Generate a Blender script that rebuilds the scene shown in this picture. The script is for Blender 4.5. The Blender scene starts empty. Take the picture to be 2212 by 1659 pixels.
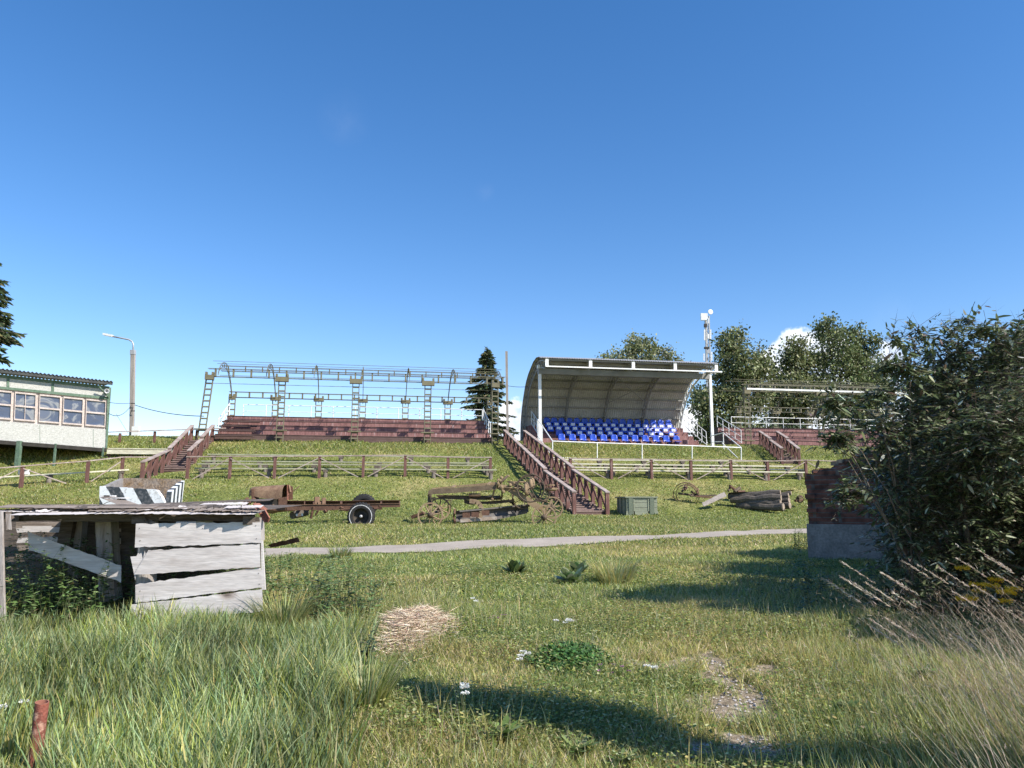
import bpy, math, random
import numpy as np
from mathutils import Vector, Matrix
random.seed(7); rng = np.random.default_rng(11)
SC = bpy.context.scene; COL = SC.collection
R = math.radians
# ------------------------------------------------------------------ camera
F = 1662.0; CX = 1106.0; CY = 829.5; EYE = 1.6
PITCH = math.atan((1087-CY)/F); CP, SP = math.cos(PITCH), math.sin(PITCH)
cam = bpy.data.cameras.new('camera'); co = bpy.data.objects.new('camera', cam); COL.objects.link(co)
co.location = (0, 0, EYE); co.rotation_euler = (R(90)+PITCH, 0, 0)
cam.sensor_width = 36.0; cam.lens = 36.0*F/2212.0; cam.clip_start = 0.05; cam.clip_end = 3000
SC.camera = co
# ------------------------------------------------------------------ sun, sky, exposure
SUN_EL = R(41); SUN_AZ = R(-31)
SD = Vector((math.cos(SUN_EL)*math.cos(SUN_AZ), math.cos(SUN_EL)*math.sin(SUN_AZ), math.sin(SUN_EL)))
sl = bpy.data.lights.new('sun', 'SUN'); so = bpy.data.objects.new('sun', sl); COL.objects.link(so)
sl.energy = 5.0; sl.angle = R(0.53); sl.color = (1.0, 0.93, 0.83)
so.rotation_euler = SD.to_track_quat('Z', 'Y').to_euler(); so.location = (20, -20, 30)
SC.view_settings.view_transform = 'Standard'; SC.view_settings.look = 'None'
SC.view_settings.exposure = 0.62; SC.view_settings.gamma = 1.0
SC.cycles.max_bounces = 6; SC.cycles.transparent_max_bounces = 6
def raydir(px, py):
    dx = (px-CX)/F; dy = (CY-py)/F
    return Vector((dx, CP-dy*SP, SP+dy*CP))
def W(px, py, Y):                     # point seen at a pixel of the photo at a distance Y in front of the camera
    d = raydir(px, py); k = Y/d.y
    return Vector((d.x*k, Y, EYE+d.z*k))
world = bpy.data.worlds.new('World'); SC.world = world; world.use_nodes = True
nt = world.node_tree; nt.nodes.clear()
def N(nt, t, **kw):
    n = nt.nodes.new(t)
    for k, v in kw.items(): setattr(n, k, v)
    return n
def math_n(nt, op, a, b=None, c=None, clamp=False):
    n = N(nt, 'ShaderNodeMath', operation=op); n.use_clamp = clamp
    for i, v in enumerate((a, b, c)):
        if v is None: continue
        if isinstance(v, (int, float)): n.inputs[i].default_value = v
        else: nt.links.new(v, n.inputs[i])
    return n.outputs[0]
sky = N(nt, 'ShaderNodeTexSky', sky_type='NISHITA'); sky.sun_disc = False
sky.sun_elevation = SUN_EL; sky.sun_rotation = math.pi/2-SUN_AZ; sky.altitude = 150
sky.air_density = 1.0; sky.dust_density = 0.15; sky.ozone_density = 1.8
hsv = N(nt, 'ShaderNodeHueSaturation'); hsv.inputs['Saturation'].default_value = 1.32
nt.links.new(sky.outputs[0], hsv.inputs['Color'])
bg = N(nt, 'ShaderNodeBackground'); bg.inputs[1].default_value = 0.125
tn = N(nt, 'ShaderNodeMix', data_type='RGBA', blend_type='MULTIPLY'); tn.inputs[0].default_value = 1; tn.inputs[7].default_value = (1.10, .985, 1.04, 1)
nt.links.new(hsv.outputs[0], tn.inputs[6]); nt.links.new(tn.outputs[2], bg.inputs[0])
tc = N(nt, 'ShaderNodeTexCoord')
nz = N(nt, 'ShaderNodeTexNoise'); nz.inputs['Scale'].default_value = 26; nz.inputs['Detail'].default_value = 9; nz.inputs['Roughness'].default_value = .58
nt.links.new(tc.outputs['Generated'], nz.inputs['Vector'])
def blob(px, py, rx, w=1.0):
    d = raydir(px, py).normalized()
    v = N(nt, 'ShaderNodeVectorMath', operation='DISTANCE'); v.inputs[1].default_value = d
    nt.links.new(tc.outputs['Generated'], v.inputs[0])
    m = math_n(nt, 'SUBTRACT', 1.0, math_n(nt, 'DIVIDE', v.outputs['Value'], rx/F))
    return math_n(nt, 'MULTIPLY', math_n(nt, 'MAXIMUM', m, 0.0), w)
acc = None
for b in [(1715, 765, 62), (1755, 750, 48), (1680, 785, 50), (1800, 800, 80), (1880, 830, 80), (1925, 770, 45), (1110, 905, 50), (1120, 940, 55),
          (1500, 920, 60), (1540, 960, 80), (1660, 900, 100), (1780, 910, 110), (1900, 900, 90), (1080, 960, 50), (2010, 960, 110)]:
    o = blob(*b); acc = o if acc is None else math_n(nt, 'MAXIMUM', acc, o)
wis = None
for b in [(745, 255, 60), (1925, 680, 45), (1046, 413, 25)]:
    o = blob(*b); wis = o if wis is None else math_n(nt, 'MAXIMUM', wis, o)
fac = math_n(nt, 'ADD', acc, math_n(nt, 'MULTIPLY', math_n(nt, 'SUBTRACT', nz.outputs[0], .5), 1.5))
mr = N(nt, 'ShaderNodeMapRange', interpolation_type='SMOOTHSTEP'); mr.inputs[1].default_value = .16; mr.inputs[2].default_value = .42
nt.links.new(fac, mr.inputs[0])
f2 = math_n(nt, 'MULTIPLY', mr.outputs[0], math_n(nt, 'GREATER_THAN', acc, 0.0))
w2 = math_n(nt, 'MULTIPLY', math_n(nt, 'MULTIPLY', wis, math_n(nt, 'MULTIPLY', nz.outputs[0], nz.outputs[0])), .07)
f3 = math_n(nt, 'MINIMUM', math_n(nt, 'ADD', f2, w2), .97)
cb = N(nt, 'ShaderNodeBackground'); cr_ = N(nt, 'ShaderNodeValToRGB')
cr_.color_ramp.elements[0].color = (.50, .60, .78, 1); cr_.color_ramp.elements[1].color = (.95, .97, 1, 1)
cr_.color_ramp.elements[0].position = .35; cr_.color_ramp.elements[1].position = .6
nt.links.new(nz.outputs[0], cr_.inputs[0]); nt.links.new(cr_.outputs[0], cb.inputs[0]); cb.inputs[1].default_value = .95
mx = N(nt, 'ShaderNodeMixShader'); wo = N(nt, 'ShaderNodeOutputWorld')
nt.links.new(f3, mx.inputs[0]); nt.links.new(bg.outputs[0], mx.inputs[1]); nt.links.new(cb.outputs[0], mx.inputs[2])
nt.links.new(mx.outputs[0], wo.inputs[0])
# ------------------------------------------------------------------ pixel frames of the study crops, hillside axes, terrain
def cr(x0, y0, k): return lambda x, y: ((x0+x/k)/1.8445, (y0+y/k)/1.8445)
C1 = cr(0, 950, 1.6585); C2 = cr(780, 1380, 2.7657); C3 = cr(1380, 1350, 2.6333); C4 = cr(2000, 1380, 2.37)
C5 = cr(2700, 1200, 2.2122); CT = cr(900, 1850, 2.9493); CG = cr(1580, 1850, 3.16); C8 = cr(2200, 1850, 2.1067)
CS = cr(0, 1850, 1.8433); CB = cr(300, 1850, 2.765)
TH = R(10.4); c_, s_ = math.cos(TH), math.sin(TH)
def H(u, v, z=0): return Vector((u*c_-v*s_, u*s_+v*c_, z))
def u_at(px, v):
    k = (px-CX)/F/CP   # small pitch correction
    return v*(s_+k*c_)/(c_-k*s_)
def Wv(px, py, v):                    # pixel -> point on the vertical plane v = const of the hillside
    d = raydir(px, py); k = v/(d.y*c_-d.x*s_)
    return Vector((d.x*k, d.y*k, EYE+d.z*k))
_pv = np.array([-400, -60, -20, 0, 3, 6.5, 10, 14, 20, 26.5, 29, 30.8, 33, 37.2, 41, 45.3, 47.5, 50, 56, 70, 120, 300, 1500.])
_pz = np.array([-9, -3.0, -2.0, -1.6, -1.38, -1.08, -.98, -.93, -.84, -.72, -.6, -.45, .03, 1.18, 2.33, 3.5, 3.85, 3.9, 3.6, 1.5, -6, -14, -20.])
_t = np.linspace(-420, 1520, 38801); _z = np.interp(_t, _pv, _pz)
_k = np.hanning(41); _k /= _k.sum(); _z = np.convolve(np.pad(_z, 20, mode='edge'), _k, mode='valid')
def vn(x, y, s, seed=0):              # smooth value noise 0..1
    x = np.asarray(x)/s+seed*17.3; y = np.asarray(y)/s+seed*9.1
    xi = np.floor(x).astype(np.int64); yi = np.floor(y).astype(np.int64); fx = x-xi; fy = y-yi
    fx = fx*fx*(3-2*fx); fy = fy*fy*(3-2*fy)
    def h(a, b):
        n = (a*374761393+b*668265263+seed*974711) & 0xffffffff
        n = ((n ^ (n >> 13))*1274126177) & 0xffffffff
        return ((n ^ (n >> 16)) & 0xffff)/65535.0
    return (h(xi, yi)*(1-fx)+h(xi+1, yi)*fx)*(1-fy)+(h(xi, yi+1)*(1-fx)+h(xi+1, yi+1)*fx)*fy
def gz(x, y):
    x = np.asarray(x, float); y = np.asarray(y, float)
    v = y*c_-x*s_
    z = np.interp(v, _t, _z)+EYE
    amp = np.where(v < 30, .07, .12)
    z = z-.9*np.exp(-((x+22)/7)**2-((y-38)/3.2)**2)
    return z+amp*(vn(x, y, 2.3, 1)-.5)+.03*(vn(x, y, .6, 2)-.5)
def g(x, y): return float(gz(x, y))
def G(px, py, h=0.0):                 # pixel -> point on the ground (lifted by h)
    d = raydir(px, py); k = 1.5
    while k < 140:
        if EYE+d.z*k < g(d.x*k, d.y*k)+h: break
        k *= 1.01
    a, b = k/1.01, k
    for _ in range(25):
        m = (a+b)/2
        if EYE+d.z*m < g(d.x*m, d.y*m)+h: b = m
        else: a = m
    return Vector((d.x*b, d.y*b, EYE+d.z*b))
class Pl:                             # a vertical plane through two plan points
    def __init__(s, A, B):
        s.A = Vector((A[0], A[1])); s.d = (Vector((B[0], B[1]))-s.A).normalized(); s.n = Vector((s.d.y, -s.d.x, 0))
        if s.n.y > 0: s.n = -s.n
    def __call__(s, px, py, off=0.0):
        d = raydir(px, py); n = s.n
        k = (s.A.x*n.x+s.A.y*n.y)/(d.x*n.x+d.y*n.y)
        return Vector((d.x*k, d.y*k, EYE+d.z*k))+n*off
# ------------------------------------------------------------------ materials
def mat(name, c1, c2=None, scale=4.0, rough=.8, stretch=(1, 1, 1), bump=.0, metal=0.0, c3=None, fine=40., lo=.38, hi=.62, spec=.3, finev=.25):
    m = bpy.data.materials.new(name); m.use_nodes = True; nt = m.node_tree; b = nt.nodes['Principled BSDF']
    b.inputs['Roughness'].default_value = rough; b.inputs['Metallic'].default_value = metal; b.inputs['Specular IOR Level'].default_value = spec
    c2 = c2 or tuple(x*.7 for x in c1)
    tc = N(nt, 'ShaderNodeTexCoord'); mp = N(nt, 'ShaderNodeMapping'); mp.inputs['Scale'].default_value = stretch
    nt.links.new(tc.outputs['Object'], mp.inputs[0])
    n1 = N(nt, 'ShaderNodeTexNoise'); n1.inputs['Scale'].default_value = scale; n1.inputs['Detail'].default_value = 8; n1.inputs['Roughness'].default_value = .62
    nt.links.new(mp.outputs[0], n1.inputs['Vector'])
    rp = N(nt, 'ShaderNodeValToRGB'); e = rp.color_ramp.elements
    e[0].position = lo; e[1].position = hi; e[0].color = (*c1, 1); e[1].color = (*c2, 1)
    if c3:
        x = e.new(min(.95, hi+.09)); x.color = (*c3, 1)
    nt.links.new(n1.outputs[0], rp.inputs[0])
    n2 = N(nt, 'ShaderNodeTexNoise'); n2.inputs['Scale'].default_value = fine; n2.inputs['Detail'].default_value = 4
    nt.links.new(mp.outputs[0], n2.inputs['Vector'])
    mr = N(nt, 'ShaderNodeMapRange'); mr.inputs[1].default_value = .3; mr.inputs[2].default_value = .7; mr.inputs[3].default_value = 1-finev; mr.inputs[4].default_value = 1+finev*.7
    nt.links.new(n2.outputs[0], mr.inputs[0])
    mm = N(nt, 'ShaderNodeMix', data_type='RGBA', blend_type='MULTIPLY'); mm.inputs[0].default_value = 1
    nt.links.new(rp.outputs[0], mm.inputs[6]); nt.links.new(mr.outputs[0], mm.inputs[7]); nt.links.new(mm.outputs[2], b.inputs['Base Color'])
    if bump:
        bp = N(nt, 'ShaderNodeBump'); bp.inputs['Strength'].default_value = bump; bp.inputs['Distance'].default_value = .02
        ad = math_n(nt, 'ADD', n1.outputs[0], math_n(nt, 'MULTIPLY', n2.outputs[0], .5))
        nt.links.new(ad, bp.inputs['Height']); nt.links.new(bp.outputs[0], b.inputs['Normal'])
    return m
def leafmat(name, rough=.6, trans=.3, spec=.3, sat=1.0):
    m = bpy.data.materials.new(name); m.use_nodes = True; nt = m.node_tree; b = nt.nodes['Principled BSDF']
    at = N(nt, 'ShaderNodeAttribute', attribute_name='tint'); nt.links.new(at.outputs['Color'], b.inputs['Base Color'])
    b.inputs['Roughness'].default_value = rough; b.inputs['Specular IOR Level'].default_value = spec
    tr = N(nt, 'ShaderNodeBsdfTranslucent'); nt.links.new(at.outputs['Color'], tr.inputs[0])
    mx = N(nt, 'ShaderNodeMixShader'); mx.inputs[0].default_value = trans
    nt.links.new(b.outputs[0], mx.inputs[1]); nt.links.new(tr.outputs[0], mx.inputs[2]); nt.links.new(mx.outputs[0], nt.nodes['Material Output'].inputs[0])
    return m
M = {}
M['wood_x'] = mat('weathered_plank', (.60, .565, .545), (.52, .475, .45), 1.6, .8, (.8, 4, 6), .18, c3=(.40, .34, .30), fine=16, lo=.40, hi=.66, finev=.14)
M['wood_z'] = mat('weathered_post_wood', (.42, .39, .37), (.32, .28, .26), 2.2, .85, (9, 9, .6), .5, c3=(.13, .10, .08), fine=24)
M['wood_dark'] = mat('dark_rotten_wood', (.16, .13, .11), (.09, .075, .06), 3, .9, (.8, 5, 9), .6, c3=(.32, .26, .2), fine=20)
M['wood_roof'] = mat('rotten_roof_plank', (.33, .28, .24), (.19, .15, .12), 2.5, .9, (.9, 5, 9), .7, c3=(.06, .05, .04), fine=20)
M['brown'] = mat('worn_brown_paint', (.125, .062, .052), (.17, .085, .072), 3, .75, (5, 5, .7), .3, c3=(.34, .28, .26), fine=9, lo=.42, hi=.60, finev=.3)
M['brown_board'] = mat('bleacher_brown_paint', (.20, .10, .092), (.27, .14, .13), 1.5, .7, (5, 5, .6), .2, c3=(.42, .32, .31), fine=7, lo=.40, hi=.59, finev=.4)
M['brown_dark'] = mat('dark_brown_board', (.095, .058, .052), (.13, .085, .076), 2, .8, (.8, .8, 5), .2, fine=10)
M['hand'] = mat('greyed_handrail', (.40, .34, .31), (.28, .21, .18), 2, .85, (1, 1, 1), .3, c3=(.40, .35, .31), fine=10)
M['tread'] = mat('stair_tread_wood', (.27, .20, .18), (.19, .13, .115), 2, .9, (1, 4, 4), .3, fine=10)
M['bench'] = mat('bench_board', (.36, .37, .25), (.27, .27, .18), 1.5, .8, (.6, 3, 3), .2, fine=8)
M['bench_pale'] = mat('pale_bench_board', (.62, .60, .47), (.50, .47, .36), 1.5, .8, (.6, 3, 3), .2, fine=8)
M['stump'] = mat('concrete_leg', (.24, .21, .18), (.15, .125, .105), 5, .9, bump=.3)
M['olive'] = mat('olive_metal', (.19, .175, .115), (.14, .13, .085), 3, .6, bump=.1, fine=12)
M['olive_cap'] = mat('olive_plate', (.19, .175, .11), (.15, .135, .085), 3, .6, bump=.1)
M['white'] = mat('white_paint_metal', (.80, .81, .80), (.70, .71, .70), 3, .45, fine=10, finev=.06)
M['sheet'] = mat('pale_roof_sheet', (.48, .47, .45), (.40, .39, .37), 1.2, .5, fine=5, finev=.08)
M['beam_grey'] = mat('grey_steel', (.27, .265, .25), (.21, .205, .195), 2, .5, fine=8, finev=.1)
M['blue'] = mat('blue_plastic', (.014, .07, .48), (.012, .055, .40), 2, .35, spec=.5, fine=6, finev=.08)
M['sticker'] = mat('white_sticker', (.85, .86, .88), (.75, .77, .8), 30, .5)
M['rust'] = mat('rusty_metal', (.105, .056, .040), (.155, .085, .056), 5, .85, bump=.4, c3=(.09, .04, .026), fine=30)
M['rust_light'] = mat('pale_rust', (.27, .175, .11), (.17, .10, .065), 4, .85, bump=.4, c3=(.13, .06, .035), fine=25)
M['redrust'] = mat('red_primer_rust', (.36, .16, .11), (.30, .125, .085), 6, .85, bump=.3, fine=25)
M['ochre'] = mat('faded_ochre_paint', (.31, .225, .13), (.22, .155, .09), 5, .8, bump=.3, c3=(.15, .085, .05), fine=30)
M['ochre_dark'] = mat('dark_ochre', (.12, .09, .06), (.08, .058, .04), 5, .8, bump=.3, fine=30)  # darkest of the ochre tones
M['ochre_rim'] = mat('pale_ochre', (.33, .245, .15), (.24, .17, .105), 5, .75, bump=.2, c3=(.2, .12, .07), fine=30)  # palest of the ochre tones, for wheels and near gooseneck
M['ochre_mid'] = mat('mid_ochre', (.17, .13, .085), (.12, .088, .06), 5, .8, bump=.3, c3=(.10, .06, .04), fine=30)  # middle ochre tone of the near main beam
M['steel_dark'] = mat('dark_blade_steel', (.085, .08, .08), (.13, .115, .10), 5, .6, bump=.3, c3=(.17, .11, .07), fine=30)
M['rubber'] = mat('old_rubber', (.022, .022, .024), (.035, .034, .033), 8, .8, bump=.4, fine=60)
M['whitewash'] = mat('chipped_white_paint', (.74, .74, .74), (.45, .45, .43), 9, .8, c3=(.05, .05, .05), lo=.46, hi=.56)
M['concrete'] = mat('old_concrete', (.30, .285, .27), (.22, .21, .20), 4, .9, bump=.4, fine=30)
M['concrete_pale'] = mat('pale_stone', (.5, .46, .42), (.34, .31, .28), 40, .9)
M['pole_conc'] = mat('pole_concrete', (.36, .33, .30), (.27, .24, .215), 2, .9, (4, 4, .5), .2, fine=16)
M['moss'] = mat('mossy_concrete', (.36, .30, .24), (.28, .20, .13), 6, .95, bump=.8, c3=(.22, .15, .05), fine=24, finev=.5)
M['asphalt'] = mat('pale_asphalt', (.40, .35, .29), (.33, .285, .235), 2, .9, bump=.4, fine=30, finev=.2)
M['straw'] = leafmat('straw', .8, .1)
M['crate'] = mat('grey_green_crate_wood', (.30, .32, .24), (.23, .25, .18), 2, .8, (.7, 4, 7), .3, c3=(.36, .36, .3), fine=16)
M['crate_dark'] = mat('green_crate_batten', (.17, .20, .145), (.14, .165, .12), 2, .8, (6, 6, .8), .3, fine=16)
M['green'] = mat('green_paint', (.10, .16, .11), (.14, .20, .15), 3, .7, fine=12)
M['osb'] = mat('pale_particle_board', (.52, .52, .49), (.42, .42, .39), 9, .85, (1, 1, 2), .2, c3=(.28, .27, .22), fine=30, finev=.3)
M['frame_wood'] = mat('pale_window_frame', (.58, .50, .46), (.46, .39, .35), 4, .8, fine=20)
M['roofdark'] = mat('dark_corrugated_roof', (.045, .05, .05), (.07, .075, .07), 3, .6)
M['black'] = mat('underside_boards', (.03, .028, .025), (.05, .045, .04), 4, .9)
M['bark'] = mat('bark', (.11, .09, .075), (.07, .055, .045), 6, .95, (4, 4, .8), .6)
M['twig'] = mat('grey_twig', (.24, .20, .165), (.15, .12, .10), 6, .9)
M['log'] = mat('old_log', (.15, .13, .108), (.07, .058, .048), 5, .95, (.6, 6, 6), .6, c3=(.17, .15, .13), fine=20)
M['log_end'] = mat('cut_log_end', (.36, .30, .24), (.24, .18, .13), 9, .9)
M['pale_slab'] = mat('pale_weathered_slab', (.48, .42, .35), (.36, .30, .24), 4, .9, (1, 5, 5), .4)
M['darkmetal'] = mat('dark_oily_metal', (.04, .035, .03), (.06, .05, .04), 8, .7)
M['wire'] = mat('black_cable', (.03, .03, .035), (.04, .04, .045), 5, .6)
M['galv'] = mat('galvanised_steel', (.48, .49, .50), (.40, .41, .42), 4, .45, metal=.3)
M['grass'] = leafmat('grass_blade', .5, .42, .35)
M['leaf'] = leafmat('leaf', .5, .25, .35)
M['needle'] = leafmat('needle', .7, .1, .2)
M['shrubleaf'] = leafmat('glossy_leaf', .36, .30, .6)
M['petal'] = leafmat('petal', .7, .3, .2)
def plankmat(name, c1, c2, c3):
    m = mat(name, c1, c2, 1.5, .8, (.7, 4, 6), .22, c3=c3, fine=14, lo=.38, hi=.62, finev=.16); nt = m.node_tree; b = nt.nodes['Principled BSDF']
    src = b.inputs['Base Color'].links[0].from_socket; tc = [n for n in nt.nodes if n.type == 'TEX_COORD'][0]
    mp = N(nt, 'ShaderNodeMapping'); mp.inputs['Scale'].default_value = (2.2, 1, 4.2); nt.links.new(tc.outputs['Object'], mp.inputs[0])
    wn = N(nt, 'ShaderNodeTexNoise'); wn.inputs['Scale'].default_value = 5; nt.links.new(mp.outputs[0], wn.inputs['Vector'])
    mxv = N(nt, 'ShaderNodeMix', data_type='VECTOR'); mxv.inputs[0].default_value = .08; nt.links.new(mp.outputs[0], mxv.inputs[4]); nt.links.new(wn.outputs['Color'], mxv.inputs[5])
    vo = N(nt, 'ShaderNodeTexVoronoi'); vo.inputs['Scale'].default_value = 1.25; nt.links.new(mxv.outputs[1], vo.inputs['Vector'])
    r = N(nt, 'ShaderNodeValToRGB'); e = r.color_ramp.elements; e[0].position = .06; e[0].color = (.30, .25, .22, 1); e[1].position = .25; e[1].color = (1, 1, 1, 1); x = e.new(.14); x.color = (.72, .66, .62, 1)
    nt.links.new(vo.outputs['Distance'], r.inputs[0]); mm = N(nt, 'ShaderNodeMix', data_type='RGBA', blend_type='MULTIPLY'); mm.inputs[0].default_value = 1
    nt.links.new(src, mm.inputs[6]); nt.links.new(r.outputs[0], mm.inputs[7]); nt.links.new(mm.outputs[2], b.inputs['Base Color']); return m
M['plank'] = plankmat('knotty_weathered_plank', (.62, .59, .575), (.45, .41, .39), (.30, .25, .21))
# window film : glossy dark film with pale folds
m = bpy.data.materials.new('film_covered_glass'); m.use_nodes = True; nt = m.node_tree; b = nt.nodes['Principled BSDF']
tcn = N(nt, 'ShaderNodeTexCoord'); n0 = N(nt, 'ShaderNodeTexNoise'); n0.inputs['Scale'].default_value = .7; n0.inputs['Detail'].default_value = 3
n0.inputs['Distortion'].default_value = 2.2; nt.links.new(tcn.outputs['Object'], n0.inputs['Vector'])
rp = N(nt, 'ShaderNodeValToRGB'); e = rp.color_ramp.elements
e[0].position = .36; e[0].color = (.07, .09, .14, 1); e[1].position = .66; e[1].color = (.11, .13, .18, 1)
x = e.new(.55); x.color = (.25, .26, .27, 1); x = e.new(.47); x.color = (.08, .10, .15, 1)
nt.links.new(n0.outputs[0], rp.inputs[0]); nt.links.new(rp.outputs[0], b.inputs['Base Color']); b.inputs['Roughness'].default_value = .22
bp = N(nt, 'ShaderNodeBump'); bp.inputs['Strength'].default_value = .6; bp.inputs['Distance'].default_value = .05
nt.links.new(n0.outputs[0], bp.inputs['Height']); nt.links.new(bp.outputs[0], b.inputs['Normal']); M['film'] = m
# brick
m = bpy.data.materials.new('red_brick'); m.use_nodes = True; nt = m.node_tree; b = nt.nodes['Principled BSDF']
tcn = N(nt, 'ShaderNodeTexCoord'); sp_ = N(nt, 'ShaderNodeSeparateXYZ'); cb_ = N(nt, 'ShaderNodeCombineXYZ')
nt.links.new(tcn.outputs['Object'], sp_.inputs[0])
nt.links.new(math_n(nt, 'ADD', sp_.outputs[0], math_n(nt, 'MULTIPLY', sp_.outputs[1], .8)), cb_.inputs[0]); nt.links.new(sp_.outputs[2], cb_.inputs[1])
bk = N(nt, 'ShaderNodeTexBrick'); bk.inputs['Scale'].default_value = 1; bk.inputs['Brick Width'].default_value = .26; bk.inputs['Row Height'].default_value = .078
bk.inputs['Mortar Size'].default_value = .009; bk.inputs['Color1'].default_value = (.21, .085, .058, 1); bk.inputs['Color2'].default_value = (.14, .055, .04, 1)
bk.inputs['Mortar'].default_value = (.15, .12, .105, 1); nt.links.new(cb_.outputs[0], bk.inputs['Vector'])
nn = N(nt, 'ShaderNodeTexNoise'); nn.inputs['Scale'].default_value = 7; nn.inputs['Detail'].default_value = 6; nt.links.new(tcn.outputs['Object'], nn.inputs['Vector'])
mm = N(nt, 'ShaderNodeMix', data_type='RGBA', blend_type='MULTIPLY'); mm.inputs[0].default_value = 1
mr_ = N(nt, 'ShaderNodeMapRange'); mr_.inputs[1].default_value = .35; mr_.inputs[2].default_value = .6; mr_.inputs[3].default_value = .35; mr_.inputs[4].default_value = 1.1
nt.links.new(nn.outputs[0], mr_.inputs[0]); nt.links.new(bk.outputs[0], mm.inputs[6]); nt.links.new(mr_.outputs[0], mm.inputs[7])
nt.links.new(mm.outputs[2], b.inputs['Base Color']); b.inputs['Roughness'].default_value = .9
bp = N(nt, 'ShaderNodeBump'); bp.inputs['Strength'].default_value = .8; bp.inputs['Distance'].default_value = .012
nt.links.new(math_n(nt, 'ADD', bk.outputs['Fac'], math_n(nt, 'MULTIPLY', nn.outputs[0], -2)), bp.inputs['Height']); bp.invert = True
nt.links.new(bp.outputs[0], b.inputs['Normal']); M['brick'] = m
# ground: soil and thatch under the blades
m = bpy.data.materials.new('grass_ground'); m.use_nodes = True; nt = m.node_tree; b = nt.nodes['Principled BSDF']; b.inputs['Roughness'].default_value = .95
b.inputs['Specular IOR Level'].default_value = .1
tcn = N(nt, 'ShaderNodeTexCoord'); a1 = N(nt, 'ShaderNodeTexNoise'); a1.inputs['Scale'].default_value = .35; a1.inputs['Detail'].default_value = 7
a2 = N(nt, 'ShaderNodeTexNoise'); a2.inputs['Scale'].default_value = 5; a2.inputs['Detail'].default_value = 8; a2.inputs['Roughness'].default_value = .75
for a in (a1, a2): nt.links.new(tcn.outputs['Object'], a.inputs['Vector'])
r1 = N(nt, 'ShaderNodeValToRGB'); e = r1.color_ramp.elements
e[0].position = .36; e[0].color = (.13, .155, .042, 1); e[1].position = .66; e[1].color = (.32, .285, .12, 1)
x = e.new(.5); x.color = (.20, .22, .065, 1); nt.links.new(a1.outputs[0], r1.inputs[0])
r2 = N(nt, 'ShaderNodeMapRange'); r2.inputs[1].default_value = .3; r2.inputs[2].default_value = .7; r2.inputs[3].default_value = .45; r2.inputs[4].default_value = 1.35
nt.links.new(a2.outputs[0], r2.inputs[0])
mm = N(nt, 'ShaderNodeMix', data_type='RGBA', blend_type='MULTIPLY'); mm.inputs[0].default_value = 1
nt.links.new(r1.outputs[0], mm.inputs[6]); nt.links.new(r2.outputs[0], mm.inputs[7])
at = N(nt, 'ShaderNodeAttribute', attribute_name='dirt')
dr = N(nt, 'ShaderNodeValToRGB'); e = dr.color_ramp.elements; e[0].color = (.17, .13, .085, 1); e[1].color = (.44, .37, .28, 1); e[0].position = .42; e[1].position = .62
a3 = N(nt, 'ShaderNodeTexNoise'); a3.inputs['Scale'].default_value = 22; a3.inputs['Detail'].default_value = 8; a3.inputs['Roughness'].default_value = .8
nt.links.new(tcn.outputs['Object'], a3.inputs['Vector']); nt.links.new(a3.outputs[0], dr.inputs[0])
m2 = N(nt, 'ShaderNodeMix', data_type='RGBA'); nt.links.new(at.outputs['Fac'], m2.inputs[0]); nt.links.new(mm.outputs[2], m2.inputs[6]); nt.links.new(dr.outputs[0], m2.inputs[7])
nt.links.new(m2.outputs[2], b.inputs['Base Color'])
bp = N(nt, 'ShaderNodeBump'); bp.inputs['Strength'].default_value = .8; bp.inputs['Distance'].default_value = .06
nt.links.new(a2.outputs[0], bp.inputs['Height']); nt.links.new(bp.outputs[0], b.inputs['Normal']); M['ground'] = m
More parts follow.
